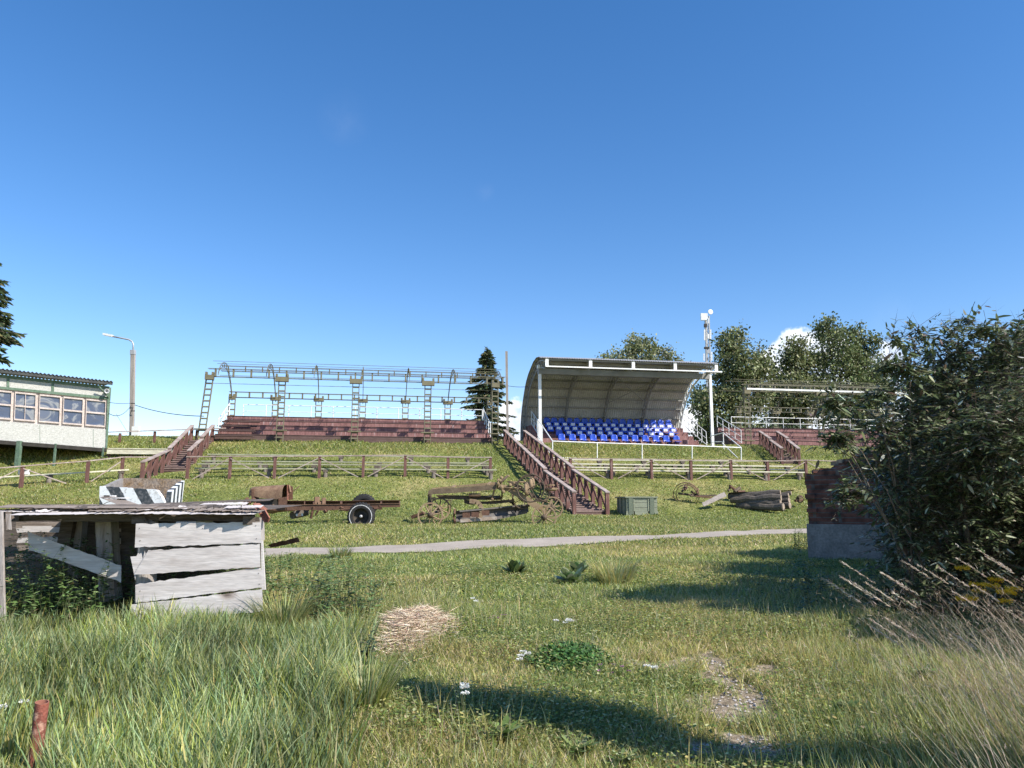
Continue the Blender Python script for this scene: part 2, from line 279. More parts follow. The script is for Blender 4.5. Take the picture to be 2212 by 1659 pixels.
# ------------------------------------------------------------------ objects, meshes
def tag(o, label=None, cat=None, group=None, kind=None):
    if label: o['label'] = label
    if cat: o['category'] = cat
    if group: o['group'] = group
    if kind: o['kind'] = kind
    return o
def T(name, label, cat, base, group=None):
    o = bpy.data.objects.new(name, None); o.empty_display_size = .2; COL.objects.link(o); o.location = Vector(base)
    return tag(o, label, cat, group)
def wloc(p):
    l = Vector((0, 0, 0))
    while p is not None: l += p.location; p = p.parent
    return l
class MB:
    def __init__(s): s.v = []; s.f = []
    def add(s, vs, fs):
        n = len(s.v); s.v += [Vector(a) for a in vs]; s.f += [tuple(i+n for i in f) for f in fs]; return s
    def hexa(s, q, r):                # two quads (front, back) -> closed solid
        return s.add(list(q)+list(r), [(0, 1, 2, 3), (7, 6, 5, 4), (0, 4, 5, 1), (1, 5, 6, 2), (2, 6, 7, 3), (3, 7, 4, 0)])
    def prism(s, poly, ext):
        n = len(poly); e = Vector(ext); P = [Vector(p) for p in poly]
        return s.add(P+[p+e for p in P], [tuple(range(n)), tuple(range(2*n-1, n-1, -1))]+[(i, i+n, (i+1) % n+n, (i+1) % n) for i in range(n)])
    def beam(s, a, b, w, h, up=(0, 0, 1)):
        a = Vector(a); b = Vector(b); d = (b-a).normalized(); up = Vector(up)
        x = d.cross(up)
        if x.length < 1e-3: x = d.cross(Vector((0, 1, 0)))
        x.normalize(); y = x.cross(d).normalized(); x = x*(w/2); y = y*(h/2)
        return s.hexa([a-x-y, a+x-y, a+x+y, a-x+y], [b-x-y, b+x-y, b+x+y, b-x+y])
    def box(s, c, sx, sy, sz, rz=0):
        c = Vector(c); ax = Vector((math.cos(rz), math.sin(rz), 0))
        return s.beam(c-ax*sx/2, c+ax*sx/2, sy, sz)
    def tube(s, pts, r, n=8, cap=True):
        P = [Vector(p) for p in pts]; m = len(P); rr = r if isinstance(r, (list, tuple)) else [r]*m
        base = len(s.v); last = None
        for i, p in enumerate(P):
            d = (P[min(i+1, m-1)]-P[max(i-1, 0)]).normalized()
            if last is None:
                x = d.cross(Vector((0, 0, 1)))
                if x.length < 1e-2: x = d.cross(Vector((0, 1, 0)))
            else: x = last-d*last.dot(d)
            x.normalize(); last = x; y = d.cross(x)
            for k in range(n):
                a = 2*math.pi*k/n; s.v.append(p+x*math.cos(a)*rr[i]+y*math.sin(a)*rr[i])
        for i in range(m-1):
            for k in range(n):
                a = base+i*n; k2 = (k+1) % n; s.f.append((a+k, a+k2, a+n+k2, a+n+k))
        if cap:
            s.f.append(tuple(base+n-1-k for k in range(n))); s.f.append(tuple(base+(m-1)*n+k for k in range(n)))
        return s
    def ring(s, c, nrm, R_, w, t, n=28):   # flat rim: radius R_, axial width w, radial thickness t
        c = Vector(c); nrm = Vector(nrm).normalized(); x = nrm.cross(Vector((0, 0, 1)))
        if x.length < 1e-2: x = Vector((1, 0, 0))
        x.normalize(); y = x.cross(nrm); b = len(s.v)
        for k in range(n):
            a = 2*math.pi*k/n; q = x*math.cos(a)+y*math.sin(a)
            for rr, o in ((R_, -w/2), (R_, w/2), (R_-t, w/2), (R_-t, -w/2)): s.v.append(c+q*rr+nrm*o)
        for k in range(n):
            a = b+4*k; e = b+4*((k+1) % n)
            for j in range(4): s.f.append((a+j, e+j, e+(j+1) % 4, a+(j+1) % 4))
        return s
    def lathe(s, c, nrm, prof, n=24):      # profile (axial, radius)
        c = Vector(c); nrm = Vector(nrm).normalized(); x = nrm.cross(Vector((0, 0, 1)))
        if x.length < 1e-2: x = Vector((1, 0, 0))
        x.normalize(); y = x.cross(nrm); b = len(s.v)
        for (o, rr) in prof:
            for k in range(n):
                a = 2*math.pi*k/n; s.v.append(c+nrm*o+(x*math.cos(a)+y*math.sin(a))*max(rr, .001))
        for i in range(len(prof)-1):
            for k in range(n): s.f.append((b+i*n+k, b+i*n+(k+1) % n, b+(i+1)*n+(k+1) % n, b+(i+1)*n+k))
        return s
    def plank(s, tl, tr, br, bl, th, n=22, jag=.004, thd=None):
        tl, tr, br, bl = map(Vector, (tl, tr, br, bl)); nr = (tr-tl).cross(bl-tl).normalized()
        if thd is not None: nr = Vector(thd)
        elif nr.y < 0: nr = -nr
        b = len(s.v); wob = [random.gauss(0, jag*1.2) for _ in range(n+1)]
        for i in range(n+1):
            t = i/n; a = tl.lerp(tr, t); c = bl.lerp(br, t); dd = (a-c).normalized()
            w = nr*(.5*(wob[i]+wob[max(0, i-1)]))
            a = a+dd*random.gauss(0, jag); c = c+dd*random.gauss(0, jag)
            if i in (0, n):
                q = (tr-tl).normalized(); a = a+q*random.gauss(0, jag*2); c = c+q*random.gauss(0, jag*2)
            for p in (a+w, c+w, c+nr*th+w, a+nr*th+w): s.v.append(p)
        for i in range(n):
            o = b+4*i
            for j in range(4): s.f.append((o+j, o+(j+1) % 4, o+4+(j+1) % 4, o+4+j))
        s.f.append((b, b+3, b+2, b+1)); o = b+4*n; s.f.append((o, o+1, o+2, o+3))
        return s
    def build(s, name, m, parent=None, smooth=False, loc=None):
        me = bpy.data.meshes.new(name); o = bpy.data.objects.new(name, me)
        off = wloc(parent) if parent is not None else Vector(loc or (0, 0, 0))
        me.from_pydata([tuple(v-off) for v in s.v], [], s.f); me.materials.append(M[m] if isinstance(m, str) else m)
        if parent is None and loc is not None: o.location = off
        if smooth:
            me.polygons.foreach_set('use_smooth', [True]*len(me.polygons))
        me.update(); COL.objects.link(o)
        if parent is not None: o.parent = parent
        return o
class ST:                             # many small bent blades: grass, leaves, needles, straw
    def __init__(s): s.V = []; s.C = []
    def add(s, base, d, L, w, bend, side, col, prof=(1, .85, .55), ts=(0, .4, .75, 1)):
        n = len(base)
        if n == 0: return
        base = np.asarray(base, float); d = np.asarray(d, float)*np.ones((n, 1)); bend = np.asarray(bend, float)*np.ones((n, 1)); side = np.asarray(side, float)*np.ones((n, 1))
        L = (np.asarray(L, float)*np.ones(n))[:, None]; w = (np.asarray(w, float)*np.ones(n))[:, None]; out = np.empty((n, 7, 3))
        for i, t in enumerate(ts):
            p = base+d*L*t+bend*L*t*t
            if i < 3: out[:, 2*i] = p-side*w*prof[i]*.5; out[:, 2*i+1] = p+side*w*prof[i]*.5
            else: out[:, 6] = p
        s.V.append(out); s.C.append(np.asarray(col, float)*np.ones((n, 1)))
    def build(s, name, m, parent=None, loc=None):
        V = np.concatenate(s.V); C = np.concatenate(s.C); n = len(V)
        off = np.array(wloc(parent) if parent is not None else (loc or (0, 0, 0)))
        me = bpy.data.meshes.new(name); me.vertices.add(n*7); me.vertices.foreach_set('co', (V-off).astype(np.float32).ravel())
        bi = (np.arange(n)*7)[:, None]
        q = np.concatenate([bi+np.array([0, 1, 3, 2]), bi+np.array([2, 3, 5, 4])], 1).reshape(-1); t = (bi+np.array([4, 5, 6])).reshape(-1)
        me.loops.add(n*11); me.loops.foreach_set('vertex_index', np.concatenate([q, t]).astype(np.int32))
        me.polygons.add(n*3); ls = np.concatenate([np.arange(2*n)*4, 8*n+np.arange(n)*3]); me.polygons.foreach_set('loop_start', ls.astype(np.int32))
        me.polygons.foreach_set('use_smooth', np.ones(n*3, bool))
        me.update(calc_edges=True); ca = me.color_attributes.new('tint', 'FLOAT_COLOR', 'POINT')
        c4 = np.ones((n, 7, 4), np.float32); c4[:, :, :3] = C[:, None, :]; ca.data.foreach_set('color', c4.ravel())
        me.materials.append(M[m]); o = bpy.data.objects.new(name, me); COL.objects.link(o)
        if parent is not None: o.parent = parent
        elif loc is not None: o.location = loc
        return o
def unit(a): return a/np.maximum(np.linalg.norm(a, axis=1, keepdims=True), 1e-9)
def rdir(n):
    return unit(rng.normal(size=(n, 3)))
# ------------------------------------------------------------------ THE SETTING
dirt_spots = []                       # (x, y, rx, ry) trodden earth
for (px, py, rx, ry) in [(1575, 1445, .30, .55), (1590, 1510, .30, .22), (1600, 1545, .34, .18), (1610, 1620, .30, .10), (1450, 1440, .35, .18), (1650, 1600, .25, .10), (1570, 1480, .2, .2), (1430, 1635, .12, .04)]:
    p = G(px, py); dirt_spots.append((p.x, p.y, rx, ry))
def dirt(x, y):
    d = np.zeros(np.shape(x))
    for (a, b, rx, ry) in dirt_spots:
        q = ((x-a)/rx)**2+((y-b)/ry)**2+2.6*(vn(x, y, .13, 5)-.45)+1.2*(vn(x, y, .05, 8)-.5); d = np.maximum(d, np.clip(1.25-q, 0, 1))
    return d
xs = np.unique(np.concatenate([np.linspace(-1500, -60, 12), np.linspace(-60, -12, 97), np.linspace(-12, 12, 401), np.linspace(12, 60, 97), np.linspace(60, 1500, 12)]))
ys = np.unique(np.concatenate([np.linspace(-400, -20, 8), np.linspace(-20, 1.5, 25), np.linspace(1.5, 12, 210), np.linspace(12, 60, 240), np.linspace(60, 130, 50), np.linspace(130, 1500, 14)]))
X_, Y_ = np.meshgrid(xs, ys); Z_ = gz(X_, Y_); nx, ny = len(xs), len(ys)
me = bpy.data.meshes.new('ground'); me.vertices.add(nx*ny); me.vertices.foreach_set('co', np.stack([X_, Y_, Z_], -1).astype(np.float32).ravel())
ii = (np.arange(ny-1)[:, None]*nx+np.arange(nx-1)[None, :]).ravel(); q = np.stack([ii, ii+1, ii+nx+1, ii+nx], 1)
me.loops.add(q.size); me.loops.foreach_set('vertex_index', q.ravel().astype(np.int32)); me.polygons.add(len(q)); me.polygons.foreach_set('loop_start', (np.arange(len(q))*4).astype(np.int32))
me.polygons.foreach_set('use_smooth', np.ones(len(q), bool)); me.update(calc_edges=True)
da = me.attributes.new('dirt', 'FLOAT', 'POINT'); da.data.foreach_set('value', dirt(X_, Y_).astype(np.float32).ravel())
me.materials.append(M['ground']); go = bpy.data.objects.new('ground', me); COL.objects.link(go); tag(go, kind='structure')
# asphalt path
pc = [G(*p) for p in [(300, 1209), (680, 1193), (1107, 1177.5), (1450, 1163.5), (1735, 1149.5)]]
d0 = (pc[1]-pc[0]).normalized(); d1 = (pc[-1]-pc[-2]).normalized()
pc = [pc[0]-Vector((16, 0, 0))+Vector((0, -2.0, 0)), pc[0]-Vector((7, .3, 0))]+pc+[pc[-1]+d1*6, pc[-1]+d1*30]
def road_y(x): return np.interp(x, [p.x for p in pc], [p.y for p in pc])
RW = 1.12
mb = MB(); sx = np.linspace(-24, 34, 240)
for i, x in enumerate(sx):
    y = float(road_y(x))
    for o in (-RW-.06*math.sin(x*3.1)-.04*math.sin(x*7.7), -RW/2, 0, RW/2, RW+.05*math.sin(x*2.3)): mb.v.append(Vector((x, y+o, float(gz(x, y+o))+.035)))
    if i:
        for j in range(4): a = (i-1)*5+j; mb.f.append((a, a+5, a+6, a+1))
tag(mb.build('path', 'asphalt', smooth=True), kind='structure')
def on_road(x, y): return np.abs(y-road_y(x)) < RW-.10+.16*vn(x, y, .35, 77)*np.sign(vn(x, y, .9, 78)-.3)
# ------------------------------------------------------------------ BLEACHERS
HB = EYE+3.5                           # height of the terrace foot
def bleacher(u0, u1, v0, label, rows=5, rz=.345, td=.8, rails=True, side_left=True):
    base = H((u0+u1)/2, v0, HB); t = T('bleacher', label, 'bleacher', base, 'brown wooden bleachers on the hill')
    for k in range(rows):
        z0 = HB+k*rz-.45*(k == 0)-.1; z1 = HB+(k+1)*rz; v = v0+k*td
        mb = MB(); a, b = H(u0-.0*k, v), H(u1, v)
        mb.hexa([H(u0, v, z0), H(u1, v, z0), H(u1, v, z1-.045), H(u0, v, z1-.045)], [H(u0, v+.03, z0), H(u1, v+.03, z0), H(u1, v+.03, z1-.045), H(u0, v+.03, z1-.045)])
        mb.build('riser_board', 'brown_board' if k else 'brown_dark', t)
        mb = MB(); vb = v+td+.01 if k < rows-1 else v+1.4
        mb.hexa([H(u0, v-.025, z1-.032), H(u1, v-.025, z1-.032), H(u1, v-.025, z1), H(u0, v-.025, z1)], [H(u0, vb, z1-.042), H(u1, vb, z1-.042), H(u1, vb, z1), H(u0, vb, z1)])
        mb.build('seat_board', 'brown_dark', t)
    for (u, w) in ((u0+.03, .06), (u1-.03, .06)):   # stepped side cheeks
        mb = MB(); poly = []
        for k in range(rows): poly += [H(u, v0+k*td+.035, HB-.5 if k == 0 else HB+k*rz-.05), H(u, v0+k*td+.035, HB+(k+1)*rz-.05)]
        poly += [H(u, v0+rows*td+.5, HB+rows*rz-.05), H(u, v0+rows*td+.5, HB-.5)]
        mb.prism(poly, H(w, 0)-H(0, 0)); mb.build('side_panel', 'brown_dark', t)
    return t, HB+rows*rz, v0+(rows-1)*td
def ladder_post(t, u, v, z0, z1, n, cap_w=.95, cap_h=.34, lean=0.0, low=True):
    mb = MB(); w = .36
    for s in (-1, 1):
        for dv in (-.0, .16): mb.tube([H(u+s*w/2-lean, v+dv, z0), H(u+s*w/2, v+dv, z1)], .023, 5)
    for k in range(1, n):
        z = z0+(z1-z0)*k/n; l = -lean*(1-k/n)
        mb.beam(H(u-w/2+l, v+.06, z), H(u+w/2+l, v+.06, z), .14, .075)
    o = mb.build('post', 'olive', t)
    mb = MB(); mb.box(H(u, v-.02, z1), cap_w, .30, cap_h, TH)
    for s in (-1, 1): mb.box(H(u+s*(cap_w/2-.06), v-.04, z1+cap_h*.75), .10, .26, cap_h*.7, TH)
    mb.build('cap_plate', 'olive_cap', o)
    if low:
        mb = MB(); mb.box(H(u-lean*.8, v+.02, z0+1.05), .75, .32, .06, TH); mb.build('step_plate', 'olive_cap', o)
    return o
def canopy(u0, u1, v0, label, fronts, backs, zf, zb, ztop, white_beam=None, group='steel canopy frames over the bleachers'):
    t = T('canopy_frame', label, 'canopy frame', H((u0+u1)/2, v0, HB), group)
    for i, u in enumerate(fronts): ladder_post(t, u, v0, HB-.5, zf, 12, cap_w=.46 if i in (0, len(fronts)-1) else .72, cap_h=.27, lean=(.32 if (i == 0 and u < 0) else .0))
    vb = v0+4.7
    for u in backs: ladder_post(t, u, vb, HB-.3, zb, 9, cap_w=.62 if u not in (backs[0], backs[-1]) else .36, cap_h=.21, low=False)
    for (v, z, name, h, st) in ((v0-.12, zf+.28, 'front_beam', .44, .96), (v0+1.7, ztop-.16, 'ridge_beam', .3, .96), (vb, zb+.22, 'rear_beam', .34, .8)):
        ua = u0 if name == 'front_beam' else backs[0]-.2; ue = u1
        mb = MB()
        for (dv, dz) in ((0, h/2), (0, -h/2), (.26, h/2), (.26, -h/2)): mb.tube([H(ua, v+dv, z+dz), H(ue, v+dv, z+dz)], .017, 5)
        u = ua+.4
        while u < u1:
            mb.box(H(u, v+.12, z), .06 if name == 'ridge_beam' else .08, .05 if name == 'ridge_beam' else .2, h, TH); u += st
        mb.build(name, 'olive', t)
    mb = MB()
    for (v, z) in ((v0+1.2, ztop+.16), (v0+2.4, ztop+.22), (v0+3.4, ztop-.32), (v0+.3, zf-.28)): mb.tube([H(u0, v, z), H(u1, v, z)], .014, 5)
    mb.build('purlins', 'olive', t)
    for u in backs:                    # curved ribs
        o1, o2 = [], []
        def rz_(x, top, lo): return (zf+.15+(top-zf-.15)*max(0, 1-((2.2-x)/2.2)**2)**.55) if x < 2.2 else top-(top-lo)*((x-2.2)/2.5)**1.9
        for i in range(21):
            x = 4.7*(1-math.cos(math.pi*i/20))/2; o1.append(H(u, v0+x, rz_(x, ztop+.2, zb+.1))); x2 = .25+x*.96; o2.append(H(u, v0+x2, rz_(min(4.69, x2), ztop-.06, zb-.15)-.04))
        mb = MB(); mb.tube(o1, .02, 5); mb.tube(o2, .02, 5)
        for i in range(0, 20): mb.tube([o1[i], o2[i+1 if i % 2 else i]], .013, 4)
        mb.build('curved_rib', 'olive', t)
    return t
def railing(t, name, pts, h, gap=1.5, r=.026, mid=True, m='white'):
    mb = MB(); pts = [Vector(p) for p in pts]; up = Vector((0, 0, h))
    mb.tube([p+up for p in pts], r, 6)
    if mid: mb.tube([p+up*.5 for p in pts], r*.75, 6)
    mb.tube([p+Vector((0, 0, .02)) for p in pts], r, 6)
    for a, b in zip(pts[:-1], pts[1:]):
        n = max(1, round((b-a).length/gap))
        for k in range(n+1):
            if k == 0 and a is not pts[0]: continue
            p = a.lerp(b, k/n); mb.tube([p, p+up], r, 6)
    return mb.build(name, m, t)
VB = 45.3
bl, zt, vt = bleacher(-8.6, 7.15, VB, 'long brown stepped bleacher with white top rail left of the middle stairs')
railing(bl, 'railing', [H(-7.8, vt+.9, zt), H(7.1, vt+.9, zt)], .80, 1.33)
railing(bl, 'side_railing', [H(-8.55, VB+.6, HB+.45), H(-8.55, vt+.5, zt)], .8, .9)
railing(bl, 'side_railing', [H(7.1, VB+.6, HB+.45), H(7.1, vt+.5, zt)], .8, .9)
for k in range(4):                     # step boxes on the left end
    mb = MB(); z = HB+.345*k+.13; mb.box(H(-7.6+.25*(3-k)*.0, VB+.8*k-.35, z+.08), 2.2, .42, .05, TH); mb.build('step_board', 'brown_dark', bl)
UL = [u_at(x, VB-.5) for x in (452, 609, 769, 925, 1070)]
UR = [u_at(x, VB+4.2) for x in (503, 597, 690, 785, 877, 968, 1058)]
canopy(UL[0]-.1, UL[-1]+.6, VB-.5, 'bare olive steel canopy frame with curved ribs over the left bleacher', UL, UR, Wv(769, 824, VB-.5).z, Wv(785, 866, VB+4.2).z, Wv(785, 799, VB+1.3).z)
VR = 47.3
br, zt2, vt2 = bleacher(u_at(1578, VR+1), 40, VR, 'brown stepped bleacher on the right half hidden by the bush and poplars behind', rz=.36)
railing(br, 'railing', [H(u_at(1575, VR+4.2), vt2+.9, zt2), H(39, vt2+.9, zt2)], .85, 1.33)
railing(br, 'side_railing', [H(u_at(1578, VR+1)+.2, VR+.2, HB+.45), H(u_at(1578, VR+1)+.2, vt2+.5, zt2)], .85, .9)
ur = [u_at(x, VR-.5) for x in (1612, 1770)]; ur += [ur[1]+(ur[1]-ur[0]), ur[1]+2*(ur[1]-ur[0])]
ub = [u_at(x, VR+4.2) for x in (1592, 1672, 1745, 1815, 1885, 1960)]
cf = canopy(ur[0]-.3, ur[-1], VR-.5, 'olive steel canopy frame with a white front beam over the right bleacher', ur, ub, Wv(1770, 851, VR-.5).z, Wv(1745, 893, VR+4.2).z, Wv(1745, 832, VR+1.3).z)
MB().beam(H(ur[0]-.2, VR-.95, Wv(1612, 842, VR-.5).z), H(ur[-1], VR-.95, Wv(1770, 848, VR-.5).z+.05), .05, .11).build('fascia', 'white', cf)
# ------------------------------------------------------------------ GRANDSTAND with white curved roof
UA, UB = 10.0, 21.2; VP = 45.6
gs = T('grandstand', 'white grandstand with curved sheet roof and rows of blue seats', 'grandstand', H(15.6, 46, HB))
prof = [(44.2, 8.60), (44.9, 8.80), (45.7, 8.90), (46.6, 8.79), (47.4, 8.53), (48.15, 8.27), (48.75, 7.95), (49.2, 7.62), (49.55, 7.25), (50.0, 6.75), (50.35, 6.2), (50.6, 5.75), (50.75, 5.3), (50.85, 4.6), (50.9, 3.6)]
prof = [(v, z+EYE) for v, z in prof]
def off_prof(d):                       # profile moved inwards by d
    out = []
    for i, (v, z) in enumerate(prof):
        a = prof[max(0, i-1)]; b = prof[min(len(prof)-1, i+1)]; tv, tz = b[0]-a[0], b[1]-a[1]; L = math.hypot(tv, tz)
        out.append((v+tz/L*d, z-tv/L*d))
    return out
nu = 150; mb = MB()
for i in range(nu+1):
    u = UA-.1+(UB-UA+.2)*i/nu; d = .0 if i % 2 else .035
    for (v, z) in off_prof(d): mb.v.append(H(u, v, z))
L_ = len(prof)
for i in range(nu):
    for j in range(L_-1): a = i*L_+j; mb.f.append((a, a+1, a+L_+1, a+L_))
n0 = len(mb.v)
for i in range(nu+1):
    u = UA-.1+(UB-UA+.2)*i/nu; d = -.03 if i % 2 else .005
    for (v, z) in off_prof(d): mb.v.append(H(u, v, z))
for i in range(nu):
    for j in range(L_-1): a = n0+i*L_+j; mb.f.append((a, a+L_, a+L_+1, a+1))
mb.build('roof', 'sheet', gs)
ip = off_prof(.16)
acc_l = [0]
for a, b in zip(ip[:-1], ip[1:]): acc_l.append(acc_l[-1]+math.hypot(b[0]-a[0], b[1]-a[1]))
def on_ip(s, d=.16):
    P = off_prof(d); s = max(0, min(acc_l[-1], s))
    return (float(np.interp(s, acc_l, [p[0] for p in P])), float(np.interp(s, acc_l, [p[1] for p in P])))
s = .15
while s < acc_l[-1]-.2:
    v, z = on_ip(s, .10); MB().beam(H(UA, v, z), H(UB, v, z), .10, .09).build('purlin', 'beam_grey', gs); s += .72
for u in (UA+.12, UA+2.9, UA+5.6, UA+8.35, UB-.12):
    mb = MB(); n = 30; e = acc_l[-1]; A = [H(u, *on_ip(e*i/n, .20)) for i in range(n+1)]; B = [H(u, *on_ip(e*i/n, .62 if i < n-3 else .2+.14*(n-i))) for i in range(n+1)]
    for i in range(n): mb.beam(A[i], A[i+1], .08, .07); mb.beam(B[i], B[i+1], .08, .07); mb.beam(A[i] if i % 2 else B[i], B[i+1] if i % 2 else A[i+1], .04, .04)
    mb.build('roof_truss', 'beam_grey' if u < UB-1 else 'white', gs)  # right end truss white for its sunlit look, the others grey
for (ua, sa, ub_, sb) in ((UA+5.6, 3.0, UA+8.35, 5.9), (UA+8.35, 3.0, UA+5.6, 5.9)):
    MB().beam(H(ua, *on_ip(sa, .62)), H(ub_, *on_ip(sb, .62)), .05, .05).build('cross_brace', 'beam_grey', gs)
for px in (1166, 1534):
    u = u_at(px, VP); o = MB().beam(H(u, VP, HB-.3), H(u, VP, 8.25+EYE), .17, .17, H(0, 1)-H(0, 0)).build('column', 'white', gs)
    MB().box(H(u, VP, 8.3+EYE), .30, .26, .22, TH).build('column_head', 'white', o)
MB().beam(H(UA, VP+.02, 8.02+EYE), H(UB, VP+.02, 8.02+EYE), .3, .34).build('main_beam', 'beam_grey', gs)
MB().beam(H(UA+.15, 44.22, 8.10+EYE), H(UB+.25, 44.22, 8.10+EYE), .08, .075).build('gutter', 'white', gs)
for i in range(5):
    u = UA+.25+(UB-UA-.35)*i/4; MB().beam(H(u, 44.27, 8.15+EYE), H(u, 44.27, 8.62+EYE), .20, .05, H(0, 1)-H(0, 0)).build('front_bracket', 'white', gs)
    o = MB(); o.tube([H(u, 44.3, 8.14+EYE), H(u, 45.6, 8.2+EYE)], .035, 6); o.build('lower_strut', 'beam_grey', gs)
MB().beam(H(UA, 44.9, 8.42+EYE), H(UB, 44.9, 8.42+EYE), .1, .14).build('purlin', 'beam_grey', gs)
V0 = 46.35
for k in range(5):                     # terraces
    z1 = HB+.20+k*.345; v = V0+k*.82; z0 = z1-.36-(.4 if k == 0 else 0)
    MB().hexa([H(UA+.25, v, z0), H(UB-.15, v, z0), H(UB-.15, v, z1), H(UA+.25, v, z1)], [H(UA+.25, v+(.84 if k < 4 else 1.0), z0), H(UB-.15, v+(.84 if k < 4 else 1.0), z0), H(UB-.15, v+(.84 if k < 4 else 1.0), z1), H(UA+.25, v+(.84 if k < 4 else 1.0), z1)]).build('terrace', 'brown_board', gs)
    for j in range(2):
        uu = u_at(1478+14*(4-k)*.5, v); o = MB().box(H(19.5+.18*(4-k)*.6, v-.20, z1-.17+.0), 1.5, .38, .32, TH).build('step_box', 'brown_board', gs) if j == 0 and k < 4 else None
# side rails
railing(gs, 'side_railing', [H(UA+.45, V0+.2, HB+.3), H(UA+.45, V0+3.4, HB+1.7)], .85, .8)
railing(gs, 'side_railing', [H(UB+.1, V0+.2, HB+.2), H(UB+.1, V0+3.6, HB+1.75)], .85, .8)
# seats
def seat_mesh():
    mb = MB(); n = 7; L = []
    sec = [(-.20, .005), (-.17, .03), (.0, .0), (.14, .01), (.185, .06), (.205, .18), (.235, .40), (.24, .45)]    # y (towards camera negative), z
    wd = [.36, .40, .43, .43, .42, .44, .42, .32]
    for (y, z), w in zip(sec, wd):
        for i in range(n):
            t = i/(n-1)*2-1; L.append(Vector((t*w/2, y-(.035*t*t if z > .1 else 0), z+(.03*t*t if z < .1 else (-.05*abs(t)**4)))))
    m = len(sec); off = [Vector((0, .022, -.022))]*len(L); mb.v = L+[p+o for p, o in zip(L, off)]; K = len(L)
    for j in range(m-1):
        for i in range(n-1):
            a = j*n+i; mb.f.append((a, a+1, a+n+1, a+n)); mb.f.append((K+a, K+a+n, K+a+n+1, K+a+1))
    for j in range(m-1):
        a = j*n; mb.f.append((a, a+n, K+a+n, K+a)); a = j*n+n-1; mb.f.append((a, K+a, K+a+n, a+n))
    for i in range(n-1):
        a = i; mb.f.append((a, K+a, K+a+1, a+1)); a = (m-1)*n+i; mb.f.append((a, a+1, K+a+1, K+a))
    mb.box((-.13, .05, -.10), .03, .03, .2); mb.box((.13, .05, -.10), .03, .03, .2)
    return mb
sm_ = seat_mesh(); me_s = bpy.data.meshes.new('seat'); me_s.from_pydata([tuple(v) for v in sm_.v], [], sm_.f); me_s.materials.append(M['blue'])
me_s.polygons.foreach_set('use_smooth', [True]*len(me_s.polygons)); me_s.update()
st_ = MB(); st_.hexa([(-.13, .150, .17), (.13, .150, .17), (.13, .168, .34), (-.13, .168, .34)], [(-.13, .160, .17), (.13, .160, .17), (.13, .178, .34), (-.13, .178, .34)])
k0 = len(st_.f); st_.hexa([(-.06, .146, .205), (.06, .146, .205), (.06, .1475, .218), (-.06, .1475, .218)], [(-.06, .158, .205), (.06, .158, .205), (.06, .158, .218), (-.06, .158, .218)])
st_.hexa([(-.025, .155, .26), (.025, .155, .26), (.025, .158, .29), (-.025, .158, .29)], [(-.025, .168, .26), (.025, .168, .26), (.025, .17, .29), (-.025, .17, .29)])
me_t = bpy.data.meshes.new('sticker'); me_t.from_pydata([tuple(v) for v in st_.v], [], st_.f); me_t.materials.append(M['sticker']); me_t.materials.append(M['blue'])
for i, p in enumerate(me_t.polygons): p.material_index = 1 if i >= k0 else 0
rows = [[565, 665, 765, 860, 960, 1058, 1157, 1253, 1350, 1450, 1545, 1640],
        [543, 635, 735, 830, 930, 1022, 1118, 1213, 1310, 1407, 1500, 1595],
        [460, 538, 615, 692, 770, 848, 925, 1000, 1078, 1155, 1232, 1310, 1385, 1460, 1540, 1615],
        [443, 518, 597, 672, 748, 823, 900, 975, 1052, 1128, 1202, 1278, 1352, 1430, 1503, 1578],
        [425, 496, 568, 640, 711, 783, 855, 926, 998, 1070, 1141, 1212, 1283, 1355, 1426, 1498, 1570]]
s0 = bpy.data.objects.new('seat', me_s); t0 = bpy.data.objects.new('sticker', me_t); first = True
for k, r in enumerate(rows):
    v = V0+k*.82+.3
    for j, cx in enumerate(r):
        u = u_at(C4(cx, 0)[0], v); s_o = s0 if first else s0.copy(); COL.objects.link(s_o); s_o.parent = gs
        s_o.location = H(u, v, HB+.20+k*.345+.17)-gs.location; s_o.rotation_euler = (0, 0, TH+random.uniform(-.04, .04))
        if (k in (2, 3)) or (k == 1 and j > 0):
            t_o = t0 if first else t0.copy(); COL.objects.link(t_o); t_o.parent = s_o
        elif first: pass
        first = False
# white barrier on the slope before the stand
bar = T('barrier_rail', 'white tubular barrier on the grass slope in front of the grandstand', 'railing', G(1290, 993))
mb = MB(); VQ = 41.5
xs_ = [1193.5, 1290, 1387, 1495, 1601]; tops = [Wv(x, y, VQ) for x, y in zip(xs_, [953, 956.5, 959.5, 963, 967])]; bots = [Wv(x, y, VQ) for x, y in zip(xs_, [989, 991, 993, 995.5, 996.5])]
mb.tube(tops, .032, 7); mb.tube(bots, .034, 7)
for a, b in zip(tops, bots): mb.tube([a, Vector((b.x, b.y, g(b.x, b.y)-.1))], .03, 7)
lt = Wv(1162, 906, 45.2); rt = Wv(1532, 938, 45.2); rt2 = Wv(1602-40, 934, 44.4)
mb.tube([tops[0], lt, Vector((lt.x, lt.y, g(lt.x, lt.y)))], .032, 7); mb.tube([bots[0]+Vector((0, 0, .05)), lt-Vector((0, 0, 1.0))], .028, 7)
mb.tube([tops[-1], Wv(1562, 935, 44.6), Wv(1536, 942, 45.4)], .032, 7); q = Wv(1562, 935, 44.6); mb.tube([q, Vector((q.x, q.y, g(q.x, q.y)))], .03, 7); mb.tube([bots[-1], Wv(1560, 957, 44.6)], .028, 7)
mb.tube([q-Vector((0, 0, .55)), Wv(1536, 955, 45.4)], .028, 7)
mb.build('rail_frame', 'white', bar)
